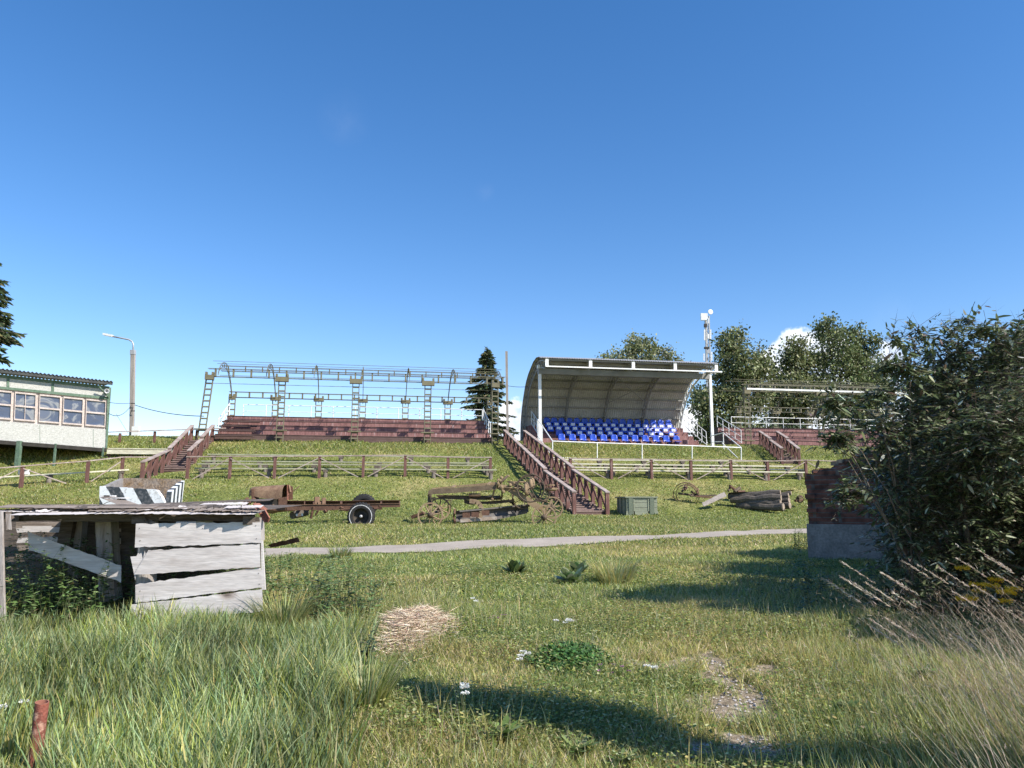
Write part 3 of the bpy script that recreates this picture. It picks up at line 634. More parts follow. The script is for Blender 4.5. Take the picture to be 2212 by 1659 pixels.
# ------------------------------------------------------------------ STAIRS
def stair(label, lo_l, lo_r, hi_l, hi_r, n, name='staircase', hand_h=.93, left=(0, 1), right=(0, 1), segs=3):
    lo_l, lo_r, hi_l, hi_r = map(Vector, (lo_l, lo_r, hi_l, hi_r)); t = T(name, label, 'staircase', (lo_l+lo_r)/2, 'wooden stairs up the hill')
    zf = lambda p: g(p.x, p.y)
    for k in range(n):
        a = lo_l.lerp(hi_l, (k+.3)/n); b = lo_r.lerp(hi_r, (k+.3)/n); z = max(zf(a), zf(b))+.10; dd = (hi_l-lo_l); dd.z = 0; st = dd/n
        dd = st*1.02; f = [Vector((a.x, a.y, z)), Vector((b.x, b.y, z)), Vector((b.x, b.y, z+.045)), Vector((a.x, a.y, z+.045))]
        mb = MB().hexa(f, [p+dd for p in f]); mb.build('tread', 'tread', t)
        f = [Vector((a.x, a.y, z-.13)), Vector((b.x, b.y, z-.13)), Vector((b.x, b.y, z-.003)), Vector((a.x, a.y, z-.003))]; e = st*.08
        MB().hexa([p+e for p in f], [p+e*2 for p in f]).build('riser', 'brown_dark', t)
    for (a, b, (f0, f1)) in ((lo_l, hi_l, left), (lo_r, hi_r, right)):
        L = (b-a).length*(f1-f0); per = max(2, round(L/segs/1.02)) if segs else 4
        for sgi in range(segs):
            q0 = f0+(f1-f0)*sgi/segs; q1 = f0+(f1-f0)*(sgi+1)/segs-(.012 if sgi < segs-1 else 0); pts = []
            for i in range(per+1):
                p = a.lerp(b, q0+(q1-q0)*i/per); pts.append(Vector((p.x, p.y, zf(p))))
            h0 = hand_h+.06*(sgi % 2); p0, p1 = pts[0], pts[-1]
            top = lambda i: Vector((pts[i].x, pts[i].y, p0.z+(p1.z-p0.z)*i/per+h0))
            up_dir = (b-a); up_dir.z = 0; up_dir.normalize(); e = .10*up_dir
            MB().beam(top(0)-e-Vector((0, 0, .02)), top(per)+e+Vector((0, 0, .0)), .19, .055).build('handrail', 'hand', t)
            for i in range(per+1): MB().beam(Vector((pts[i].x, pts[i].y, zf(pts[i])-.15)), top(i)-Vector((0, 0, .03)), .15, .15, up_dir).build('post', 'brown', t)
            for i in range(per):
                MB().beam(pts[i]+Vector((0, 0, .14)), top(i+1)-Vector((0, 0, .16)), .035, .12).build('brace', 'brown', t)
    return t
stair('long brown wooden staircase with many braced posts beside the grader', G(1240, 1112), G(1312, 1112), H(7.75, 44.6), H(8.95, 44.6), 44)
stair('short brown wooden staircase at the left end of the left bleacher', H(-9.85, 39.6), H(-8.75, 39.6), H(-9.75, 45.0), H(-8.65, 45.0), 16, left=(-.55, .98), right=(0.08, .98), segs=2)
stair('short brown wooden staircase climbing to the right bleacher', G(1690, 1003), G(1727, 1004), H(u_at(1632, 46.6), 46.6), H(u_at(1632, 46.6)+1.25, 46.6), 18, segs=2, left=(0, .9), right=(0, .9))
# ------------------------------------------------------------------ BENCHES
def bench(label, P, m='bench', h=.40, leg=2.9, w=.20, group='long plank benches on the slope', cut=.27):
    P = [Vector(p) for p in P]; L = (P[1]-P[0]).length; n = max(1, round(L/leg)); t = T('bench', label, 'bench', P[0].lerp(P[1], .5), group)
    f = lambda p: Vector((p.x, p.y, g(p.x, p.y)))
    ps = [f(P[0].lerp(P[1], i/n)) for i in range(n+1)]; zs = [p.z+h for p in ps]
    zl = np.polyfit(range(n+1), zs, 1); tp = [Vector((p.x, p.y, zl[0]*i+zl[1])) for i, p in enumerate(ps)]
    d = (P[1]-P[0]).normalized(); MB().beam(tp[0]-d*.3, tp[-1]+d*.3, w, .062).build('seat_board', m, t)
    for i, p in enumerate(ps):
        q = p.lerp(ps[min(i+1, n)], random.uniform(-.12, .12) if 0 < i < n else 0)
        MB().tube([q-Vector((0, 0, .15)), Vector((q.x, q.y, tp[i].z-.14))], [.11, .095], 10).build('leg', 'stump', t)
        MB().box(Vector((q.x, q.y, tp[i].z-.085)), .24, .2, .12, TH).build('leg_head', 'wood_dark', t)
names = ['lowest', 'second lowest', 'third', 'topmost']
for i, (pa, pb) in enumerate([((436, 1014), (1060, 1017)), ((442, 1006), (1052, 1009)), ((450, 1000), (1045, 1003.5)), ((462, 985), (1010, 990))]):
    bench('olive plank bench, %s row of the four left of the long stairs' % names[i], [G(*pa, .40), G(*pb, .40)])
for i, (pa, pb) in enumerate([((1236, 1015.5), (1725, 1020)), ((1230, 1010), (1730, 1014.5)), ((1215, 1003), (1700, 1008)), ((1200, 994), (1655, 998))]):
    bench('pale plank bench, %s row of the four right of the long stairs' % names[i], [G(*pa, .38), G(*pb, .38)], 'bench_pale', leg=2.2)
bench('plank bench at the far left behind the fence below the white building', [G(-60, 1035, .4), G(262, 1016, .4)], 'bench_pale', leg=3.2)
MBt = T('bench', 'low pale plank bench beside the stilted white building', 'bench', G(300, 972), 'long plank benches on the slope')
a, b = G(236, 968, .5), G(371, 970, .5); b.y = a.y+.6; zz = (a.z+b.z)/2
MB().beam(Vector((a.x, a.y, zz)), Vector((b.x, b.y, zz)), .4, .05).build('seat_board', 'bench_pale', MBt)
MB().beam(Vector((a.x, a.y-.2, zz-.17)), Vector((b.x, b.y-.2, zz-.17)), .03, .22).build('front_board', 'bench_pale', MBt)
for t_ in (0, .33, .66, 1):
    q = a.lerp(b, t_); MB().beam(Vector((q.x, q.y, g(q.x, q.y)-.1)), Vector((q.x, q.y, zz-.03)), .14, .14).build('leg', 'brown', MBt)
# ------------------------------------------------------------------ FENCES
def fence(label, pts, hs, post='brown', braces=(), rail_m='hand', pw=.13, extra=None):
    pts = [Vector(p) for p in pts]; t = T('rail_fence', label, 'fence', pts[len(pts)//2], 'low rail fences on the slope')
    tops = []
    for p, h in zip(pts, hs):
        b = Vector((p.x, p.y, g(p.x, p.y)-.12)); tp = Vector((p.x, p.y, g(p.x, p.y)+h)); tops.append(tp)
        MB().beam(b, tp, pw, pw, H(0, 1)-H(0, 0)).build('post', post, t)
    for i in range(len(pts)-1):
        d = (tops[i+1]-tops[i]).normalized()*.07; MB().beam(tops[i]+Vector((0, -.02, .025))-d*(i == 0), tops[i+1]+Vector((0, -.02, .025))+d*(i == len(pts)-2), .15, .045).build('rail', rail_m, t)
    for (i, a, j, b) in braces:        # between point i at height fraction a and point j at b
        f = lambda k, q: (pts[int(k)].lerp(pts[min(int(k)+1, len(pts)-1)], k-int(k)), q)
        (pa, qa), (pb, qb) = f(i, a), f(j, b); ha = hs[0]
        MB().beam(Vector((pa.x, pa.y-.10, g(pa.x, pa.y)+ha*qa)), Vector((pb.x, pb.y-.10, g(pb.x, pb.y)+ha*qb)), .025, .042).build('brace', 'hand', t)
    return t
VF = 37.3
def FP(x): u = u_at(x, VF); p = H(u, VF); return Vector((p.x, p.y, g(p.x, p.y)))
lx = [417, 507, 602, 697, 790, 879, 970, 1060]
fence('brown rail fence with diagonal braces in front of the left benches', [FP(x) for x in lx], [1.0]*8, braces=[(0.15, .0, .98, .92), (1.02, .92, 1.9, .02), (2.1, .02, 2.97, .92), (3.03, .92, 3.9, .02), (4.12, .02, 4.97, .92), (5.03, .92, 5.9, .02), (6.12, .02, 6.97, .92)])
rx_ = [1230, 1317, 1402, 1486, 1571, 1649, 1730, 1812, 1895]
fence('brown rail fence with diagonal braces in front of the pale benches on the right', [FP(x) for x in rx_], [.98]*9, braces=[(0.05, .92, .85, .02), (1.15, .02, 1.97, .92), (2.03, .92, 2.9, .02), (3.12, .02, 3.97, .92), (4.03, .92, 4.9, .02), (5.12, .02, 5.97, .92), (6.03, .92, 6.9, .02)])
fl = fence('brown rail fence at the far left below the stilted white building', [G(-110, 1068), G(45, 1054), G(187, 1044), G(262, 1035), G(328, 1022)], [.86, .88, .95, .98, .75], braces=[(1.03, .92, 1.7, .05), (2.15, .05, 2.97, .92), (.4, .1, .97, .92)])
p = G(45, 1054); MB().box(Vector((p.x+.14, p.y+.10, p.z+.66)), .16, .12, .20).build('white_box', 'white', fl)
MB().box(Vector((p.x-.14, p.y+.10, p.z+.66)), .14, .12, .20).build('white_box', 'white', fl)
tf = T('rail_fence', 'thin rail fence on the crest beside the concrete lamp pole', 'fence', G(360, 958), 'low rail fences on the slope')
ps = [G(258, 956), G(333, 957), G(424, 956)]
hs = [Wv(258, 938, 0) if 0 else None]
tp = []
for p, py in zip(ps, (936, 932, 929)):
    tz = W(0, py, p.y).z; tp.append(Vector((p.x, p.y, tz))); MB().beam(Vector((p.x, p.y, p.z-.1)), tp[-1], .11, .11).build('post', 'brown', tf)
MB().beam(tp[0]-Vector((.8, 0, -.06)), tp[2]+Vector((1.6, 0, .1)), .05, .05).build('rail', 'hand', tf)
# ------------------------------------------------------------------ STILTED WHITE BUILDING
hp = Pl((W(0, 0, 36.5).x, 36.5), (W(237, 0, 39.2).x, 39.2)); hs_ = T('stilted_building', 'white particle board building with green trim raised on stilts at far left', 'building', hp(120, 985))
D = -hp.n*4.5
def HQ(pts, off=0.0): return [hp(*C1(x, y), off) for x, y in pts]
yt = lambda x: 905+(985-905)*x/725; yl = lambda x: 1333+(1387-1333)*x/705
XL = -420
def slab(pts, off, th, name, m, par=None):
    a = HQ(pts, off); return MB().hexa(a, [p-hp.n*th for p in a]).build(name, m, par or hs_)
wu = lambda x: 995+(1066-995)*x/720; wl = lambda x: 1207+(1262-1207)*x/700
fr = [hp(*C1(XL, yt(XL))), hp(*C1(722, yt(722))), hp(*C1(705, yl(705))), hp(*C1(XL, yl(XL)))]
core = [p-hp.n*.10 for p in fr]; MB().hexa(core, [p+D for p in core]).build('wall', 'osb', hs_)
slab([(XL, yt(XL)), (722, yt(722)), (720, wu(720)), (XL, wu(XL))], 0, .095, 'upper_panel', 'osb')
slab([(XL, wl(XL)), (707, wl(707)), (704, yl(704)), (XL, yl(XL))], 0, .095, 'lower_panel', 'osb')
slab([(XL, wu(XL)-16), (720, wu(720)-18), (720, wu(720)), (XL, wu(XL))], .03, .028, 'green_rail', 'green')
slab([(XL, yt(XL)-6), (724, yt(724)-6), (724, yt(724)+14), (XL, yt(XL)+14)], .03, .028, 'green_rail', 'green')
slab([(XL, wu(XL)), (718, wu(718)), (707, wl(707)), (XL, wl(XL))], -.072, .02, 'window_band', 'frame_wood')
for x in (45, 340): slab([(x, yt(x)+14), (x+17, yt(x)+15), (x+17, wu(x)-17), (x, wu(x)-17)], .032, .03, 'green_post', 'green')
slab([(712, yt(712)), (735, yt(735)), (708, yl(708)), (697, yl(697))], .04, .2, 'corner_post', 'green')
for x in (262, 615): slab([(x, wl(x)+6), (x+2.5, wl(x)+6), (x+2.5, yl(x)), (x, yl(x))], .004, .004, 'panel_joint', 'green')
wx = [(-310, -190), (-165, -75+0), (-60, 80), (100, 240), (262, 402), (420, 552), (570, 702)]
for i, (a, b) in enumerate(wx):
    A = lambda x, t: (x-7*t, wu(x)+8+(wl(x)-14-wu(x)-8)*t)     # lean like the photo
    o = MB()
    fw = 5
    def q4(x0, t0, x1, t1, off=.02, th=.1):
        z = HQ([A(x0, t0), A(x1, t0), A(x1, t1), A(x0, t1)], off); return z, [p-hp.n*th for p in z]
    for (x0, t0, x1, t1) in ((a, 0, b, .055), (a, .945, b, 1), (a, .46, b, .52), (a, .055, a+fw, .46), (b-fw, .055, b, .46), (a, .52, a+fw, .945), (b-fw, .52, b, .945)):
        o.hexa(*q4(x0, t0, x1, t1))
    if i in (3,): o.hexa(*q4((a+b)/2-2, .055, (a+b)/2+2, .46, .015)); o.hexa(*q4((a+b)/2-2, .52, (a+b)/2+2, .945, .015))
    w_ = o.build('window', 'frame_wood', hs_)
    for (t0, t1) in ((.055, .46), (.52, .945)):
        z = HQ([A(a+fw, t0), A(b-fw, t0), A(b-fw, t1), A(a+fw, t1)], -.05); MB().hexa(z, [p-hp.n*.02 for p in z]).build('pane', 'film', w_)
# corrugated roof with an overhang
mb = MB(); n = 170; pA = hp(*C1(XL, 905+80*XL/725)); pB = hp(*C1(738, 986)); rng_ = [0]*0
for i in range(n+1):
    p = pA.lerp(pB, i/n); w = .035*math.cos(i*math.pi/2) if i % 2 == 0 else 0
    for (o, z) in ((.42, .28), (-4.8, .75)):
        mb.v.append(p+hp.n*o+Vector((0, 0, z+w))); mb.v.append(p+hp.n*o+Vector((0, 0, z+w-.03)))
for i in range(n):
    a = i*4; mb.f += [(a, a+4, a+6, a+2), (a+1, a+3, a+7, a+5), (a, a+1, a+5, a+4)]
mb.build('roof', 'roofdark', hs_)
MB().beam(pA+hp.n*.36+Vector((0, 0, .17)), pB+hp.n*.36+Vector((0, 0, .17)), .04, .16).build('fascia', 'roofdark', hs_)
MB().beam(hp(*C1(650, 985), .38), hp(*C1(718, 1052), .06), .06, .06).build('roof_brace', 'green', hs_)
k = hp(*C1(700, 1015), .25); MB().lathe(k, hp.n, [(-.12, .05), (-.1, .09), (.05, .09), (.16, .13), (.16, .10), (.02, .02)], 12).build('floodlight', 'galv', hs_, True)
z = [p-Vector((0, 0, .004)) for p in core[2:]]
for (o, th) in ((.02, .12), (-2.2, .14), (-4.2, .14)): MB().beam(fr[3]+hp.n*o-Vector((0, 0, .10)), fr[2]+hp.n*o-Vector((0, 0, .10)), .12, .18).build('floor_joist', 'black', hs_)
for (x, y, w) in ((130, 1430, 26), (368, 1432, 12), (683, 1445, 12), (-160, 1425, 24)):
    for back in (0, 3.6):
        a = hp(*C1(x, yl(x)-4), .05); a = a-hp.n*back; r = w/1.6585/1.8445*38/F
        MB().beam(Vector((a.x, a.y, g(a.x, a.y)-.2)), a-Vector((0, 0, .0 if back == 0 else .2)), r, r).build('stilt', 'green', hs_)
# ------------------------------------------------------------------ LAMP, POLES, CABLES, MAST
lp = T('street_lamp', 'tall street lamp on a grey concrete pole with a white box at its foot', 'street lamp', W(287, 965, 52))
def LP(x, y, Y=52.): return W(*C1(x, y), Y)
bz = LP(876, 1345); MB().beam(Vector((bz.x, 52, bz.z-1)), LP(879, 765), .25, .25, (0, 1, 0)).build('pole', 'pole_conc', lp)
MB().beam(LP(879, 768), LP(879, 738), .29, .29, (0, 1, 0)).build('bracket', 'galv', lp)
arm = [LP(880, 745), LP(881, 700), LP(872, 680), LP(850, 668), LP(800, 658), LP(742, 647)]; MB().tube(arm, .055, 8).build('arm', 'galv', lp, True)
hd = MB().beam(LP(745, 645), LP(686, 633), .32, .14); hd.build('lamp_head', 'white', lp)
MB().box(LP(897, 1281, 51.6), .46, .25, .78).build('meter_box', 'white', lp)
mb = MB()
for y in (1090, 1140): mb.tube([LP(864, y, 51.7), LP(892, y, 51.7)], .03, 5)
mb.build('clamp_band', 'wire', lp)
up = T('utility_pole', 'slim bare wooden pole between the left bleacher and the grandstand', 'pole', Wv(1097, 955, 45.6))
a, b = Wv(1097.5, 962, 45.6), Wv(1094, 759, 45.6); MB().beam(a-Vector((0, 0, .8)), b, .15, .15, (0, 1, 0)).build('shaft', 'pole_conc', up)
MB().beam(Wv(1093, 928, 45.4), Wv(1100, 929, 45.4), .04, .04).build('band', 'wire', up)
def cable(label, pts, r=.016, sag=0.0):
    a = pts[0]; mb = MB(); P = []
    if sag and len(pts) == 2:
        for i in range(13): t = i/12; P.append(pts[0].lerp(pts[1], t)-Vector((0, 0, 4*sag*t*(1-t))))
    else: P = pts
    mb.tube([Vector(p) for p in P], r, 4); o = mb.build('cable', 'wire', loc=P[0]); tag(o, label, 'cable')
cable('black cable sagging from the lamp pole to the left canopy frame', [LP(890, 1100, 51.8), Wv(440, 899, 45.5)], .022, .18)
cable('taut upper black cable from the stilted building to the lamp pole', [hp(*C1(722, 1085), .1), LP(866, 1088, 51.8)], .014, .05)
cable('loose lower black cable from the stilted building to the lamp pole', [hp(*C1(718, 1158), .1), LP(866, 1105, 51.8)], .018, .35)
cable('thin stay cable slanting down beside the lamp pole foot', [LP(768, 1160, 49), LP(848, 1290, 50.5)], .012)
cable('thin black cable from the slim wooden pole to the grandstand roof', [Wv(*C3(1690, 492), 45.6), Wv(*C4(240, 380), 49.0)], .014, .05)
mt = T('phone_mast', 'thin phone mast with white antennas and a round dish behind the grandstand', 'mast', W(1528, 1050, 95))
def LM(x, y, d=0.): return W(*C5(x, y), 95+d)
b = LM(268, 560); b.z = 1.0
mb = MB(); T3 = [(-.26, 0), (.26, 0), (0, .45)]
tz = LM(262, 130); bm = LM(268, 520)
for (dx, dy) in T3: mb.tube([Vector((b.x+dx*1.3, 95+dy, b.z)), Vector((bm.x+dx, 95+dy, bm.z)), Vector((tz.x+dx*.75, 95+dy, tz.z))], .10, 6)
zz = b.z; i = 0
while zz < tz.z-.8:
    for k in range(3):
        a1, a2 = T3[k], T3[(k+1) % 3]; mb.tube([Vector((bm.x+a1[0]*.9, 95+a1[1], zz)), Vector((bm.x+a2[0]*.9, 95+a2[1], zz+.9))], .04, 4)
    zz += .9
mb.build('lattice', 'galv', mt)
o = MB(); pp = LM(233, 138, -.4); o.box(pp, .85, .3, .88); o.build('panel_box', 'white', mt)
o = MB().lathe(LM(289, 95, -.5), (.15, -1, .05), [(-.25, .13), (-.1, .27), (0, .33), (.03, .32), (-.01, .16), (-.03, .01)], 24).build('dish', 'white', mt, True)
for (x0, y0, y1, w, m) in ((237, 250, 345, 11, 'white'), (291, 250, 340, 11, 'white'), (232, 462, 525, 10, 'white'), (300, 448, 525, 11, 'white'), (245, 200, 230, 26, 'darkmetal'), (272, 150, 195, 8, 'white'), (254, 405, 420, 40, 'darkmetal'), (270, 290, 330, 14, 'white'), (268, 425, 460, 22, 'galv'), (262, 182, 215, 10, 'galv')):
    q = w/2.2122/1.8445*95/F; MB().beam(LM(x0, y1, -.6), LM(x0, y0, -.6), q, q*.7, (0, 1, 0)).build('antenna', m, mt)
# ------------------------------------------------------------------ FRONT SHED of grey planks
SY = 6.6
sp = Pl((-4, SY-.12), (0, SY+.12))     # front plane, turned slightly
sh = T('plank_shed', 'collapsing low shed of wide grey planks with a rotten plank roof', 'shed', sp(430, 1330))
def SQ(pts, off=0.0): return [sp(*CS(x, y), off) for x, y in pts]
def splank(pts, off, th, name, m='plank', n=26, jag=.0028, par=None):
    return MB().plank(*SQ(pts, off), th, n, jag, -sp.n*th).build(name, m, par or sh)
splank([(1000, 436), (1915, 424), (1915, 579), (990, 610)], .0, .03, 'wall_plank')
splank([(1085, 632), (1915, 584), (1920, 752), (987, 812)], .012, .03, 'wall_plank')
splank([(990, 668), (1086, 655), (1084, 806), (985, 812)], .0, .02, 'wall_plank', n=8, jag=.02)
splank([(992, 882), (1920, 757), (1936, 902), (1000, 1018)], .0, .03, 'wall_plank')
splank([(966, 1030), (1936, 914), (1942, 1075), (970, 1180)], .014, .03, 'wall_plank')
splank([(1917, 560), (1930, 560), (1950, 920), (1936, 920)], .0, .14, 'corner_board', 'wood_x', n=6)
for (x, y) in ((1025, 470), (1030, 560), (1880, 450), (1885, 545), (1110, 700), (1890, 640), (1895, 720), (1030, 930), (1900, 800), (1905, 880), (1560, 640), (1490, 470)):
    q = sp(*CS(x, y), .003); MB().lathe(q, sp.n, [(-.01, .002), (.0015, .0035), (.002, .001)], 8).build('nail', 'darkmetal', sh)
def V2(x, y, Y): return W(*CS(x, y), Y)
Yg = SY
def spost(x0, y0, x1, y1, Y, w, name='post', m='wood_z', d=None):
    a, b = V2(x0, y0, Y), V2(x1, y1, Y); 
    return MB().beam(a, b, w, d or w, (0, 1, 0)).build(name, m, sh)
splank([(0, 345), (50, 345), (58, 1180), (-6, 1180)][0:4], .06, .16, 'post', 'wood_z', n=8, jag=.003)
splank([(-62, 345), (-4, 345), (-10, 1180), (-70, 1180)], .05, .12, 'post', 'wood_z', n=8, jag=.003)
splank([(51, 366), (95, 362), (97, 480), (55, 478)], .03, .10, 'bracket', 'wood_z', n=4)
splank([(55, 505), (770, 765), (772, 893), (62, 642)], -.30, .035, 'diagonal_plank', 'plank', n=20)
MB().tube([V2(1095, 380, SY+.15), V2(1060, 1150, SY+.15)], [.075, .085], 12).build('post', 'wood_z', sh, True)
spost(785, 410, 815, 1000, SY+.5, .14); spost(985, 400, 975, 1100, SY+.75, .16, m='wood_dark')
spost(520, 410, 480, 640, SY+.9, .12, 'prop', 'wood_dark'); spost(590, 400, 545, 900, SY+.95, .10, 'prop', 'wood_z')
spost(700, 410, 660, 1000, SY+1.2, .12, m='wood_dark'); spost(1885, 395, 1890, 560, SY+.3, .10, m='wood_z')
for (y0, y1, m) in ((432, 470, 'wood_roof'), (458, 503, 'wood_x'), (545, 585, 'wood_x'), (600, 640, 'wood_roof'), (660, 700, 'wood_roof'), (715, 760, 'wood_dark')):
    a = [V2(120, y0-6, SY+1.35), V2(1900, y0, SY+1.35), V2(1900, y1, SY+1.35), V2(120, y1-4, SY+1.35)]
    MB().plank(*a, .03, 20, .006, (0, .03, 0)).build('back_plank', m, sh)
# dark back wall and floor clutter
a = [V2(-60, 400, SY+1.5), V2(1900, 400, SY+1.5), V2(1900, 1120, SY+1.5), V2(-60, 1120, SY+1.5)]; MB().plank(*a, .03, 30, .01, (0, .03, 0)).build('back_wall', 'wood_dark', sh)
MB().plank(V2(1215, 380, SY+.12), V2(1275, 380, SY+.12), V2(1250, 400, SY+.12), V2(1240, 415, SY+.12), .03, 4, .004, (0, .03, 0)).build('roof_splinter', 'wood_x', sh)
MB().beam(V2(1365, 435, SY-.02), V2(1500, 408, SY+.6), .16, .03).build('roof_splinter', 'wood_x', sh)
MB().beam(V2(1830, 412, SY-.02), V2(1830, 400, SY+1.2), .10, .07).build('rafter', 'wood_dark', sh)
MB().beam(V2(1015, 410, SY+.0), V2(1015, 400, SY+1.2), .10, .06).build('rafter', 'wood_dark', sh)
MB().beam(V2(90, 385, SY+.0), V2(90, 380, SY+1.3), .10, .08).build('rafter', 'wood_dark', sh)
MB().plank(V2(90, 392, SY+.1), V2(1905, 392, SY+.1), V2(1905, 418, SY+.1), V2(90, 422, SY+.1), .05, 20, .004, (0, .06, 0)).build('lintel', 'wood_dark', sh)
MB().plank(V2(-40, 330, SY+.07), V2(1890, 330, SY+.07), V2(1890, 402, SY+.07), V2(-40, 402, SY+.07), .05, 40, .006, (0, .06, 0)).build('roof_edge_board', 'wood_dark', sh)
a = [V2(-60, 345, SY+.10), V2(1890, 345, SY+.10)]; MB().plank(a[0]+Vector((0, 1.45, .05)), a[1]+Vector((0, 1.45, .05)), a[1], a[0], .03, 40, .008, (0, 0, -.03)).build('roof_deck', 'wood_dark', sh)
# roof : overlapping decayed planks
rs = random.Random(5)
zr = V2(900, 385, SY-.05).z
roofp = [(-30, 1895, .00, 372, 34, 'wood_x', .004), (-30, 640, .05, 352, 22, 'wood_roof', .01), (655, 1330, .07, 350, 26, 'wood_roof', .012)]
def rplank(xa, ya, xb, yb, Y0, wd, th, m, jag=.012, tip=0.0, n=34):
    a, b = V2(xa, ya, Y0), V2(xb, yb, Y0+tip); up = Vector((0, wd, .02))
    MB().plank(a+up, b+up, b, a, th, n, jag, (0, 0, -th)).build('roof_plank', m, sh)
rplank(80, 372, 900, 360, SY-.10, .13, .035, 'wood_x', .010); rplank(860, 362, 1895, 368, SY-.10, .15, .03, 'wood_x', .012)
rplank(-40, 318, 1120, 322, SY+.02, .16, .045, 'wood_roof', .012); rplank(1000, 330, 1480, 322, SY+.03, .14, .03, 'wood_roof', .03)
rplank(1370, 345, 1690, 335, SY-.02, .12, .03, 'wood_roof', .03); rplank(640, 345, 1060, 338, SY-.05, .14, .025, 'wood_roof', .035)
rplank(-40, 345, 420, 350, SY+.0, .14, .03, 'wood_x', .02); rplank(300, 352, 700, 345, SY+.02, .16, .02, 'wood_roof', .04)
rplank(1480, 300, 1800, 294, SY+.55, .10, .03, 'wood_x', .01, tip=.1); rplank(1640, 322, 1915, 317, SY-.02, .08, .02, 'wood_x', .006); rplank(1500, 338, 1890, 350, SY-.06, .10, .03, 'wood_roof', .02)
rplank(1100, 300, 1982, 266, SY+.95, .13, .05, 'wood_dark', .008, n=16); rplank(-40, 312, 1200, 306, SY+.7, .2, .03, 'wood_roof', .02); rplank(200, 316, 1500, 310, SY+.4, .2, .03, 'wood_dark', .02); rplank(900, 312, 1700, 300, SY+.65, .18, .03, 'wood_roof', .03)
for i in range(16):
    x = rs.uniform(0, 1650); y = rs.uniform(318, 356); rplank(x, y, x+rs.uniform(90, 240), y+rs.uniform(-14, 10), SY-.06+rs.uniform(0, .4), rs.uniform(.03, .07), .014, rs.choice(['wood_x', 'wood_roof', 'wood_roof', 'wood_dark']), .012, n=9)
for x in (1570, 1772): MB().tube([V2(x, 300, SY), V2(x+2, 368, SY)], .004, 4).build('nail', 'darkmetal', sh)
# rusty T piece and plank by the shed
rt = T('rusty_plate', 'T shaped rusty steel plate leaning at the right end of the shed roof', 'metal plate', V2(1950, 430, SY+.3))
a = MB(); a.plank(V2(1860, 290, SY+.4), V2(1905, 285, SY+.4), V2(1982, 412, SY+.25), V2(1945, 428, SY+.25), .02, 6, .002, (0, .02, 0)); a.plank(V2(1848, 288, SY+.39), V2(1905, 284, SY+.39), V2(1962, 330, SY+.31), V2(1935, 345, SY+.31), .015, 4, .002, (0, .02, 0)); a.build('plate', 'redrust', rt)
MB().beam(V2(1938, 345, SY+.3), V2(1975, 410, SY+.22), .012, .05).build('edge_flange', 'redrust', rt)
bp_ = T('broken_plank', 'dark brown plank sticking out of the weeds right of the shed', 'plank', V2(1960, 600, SY+1.2))
MB().plank(V2(1960, 590, SY+1.3), V2(2185, 535, SY+1.1), V2(2200, 572, SY+1.1), V2(1990, 612, SY+1.3), .03, 10, .003, (0, .03, 0)).build('board', 'brown', bp_)
# rusty pipe
pi = T('rusty_pipe', 'short leaning rusty pipe standing in tall grass at the lower left', 'pipe', G(72, 1659))
a = W(64, 1735, 4.02); b = W(91, 1517, 3.97); r = .031
MB().tube([a, b], r, 20, cap=False).build('pipe', mat('flaking_red_pipe', (.30, .10, .07), (.22, .075, .055), 14, .8, (1, 1, 1), .5, c3=(.50, .30, .22), fine=60, lo=.42, hi=.52), pi, True)
MB().tube([a, b-(b-a).normalized()*.0], r*.86, 20, cap=False).build('bore', 'redrust', pi, True)
d = (b-a).normalized(); MB().ring(b, d, r, .003, r*.15, 20).build('rim', 'redrust', pi)
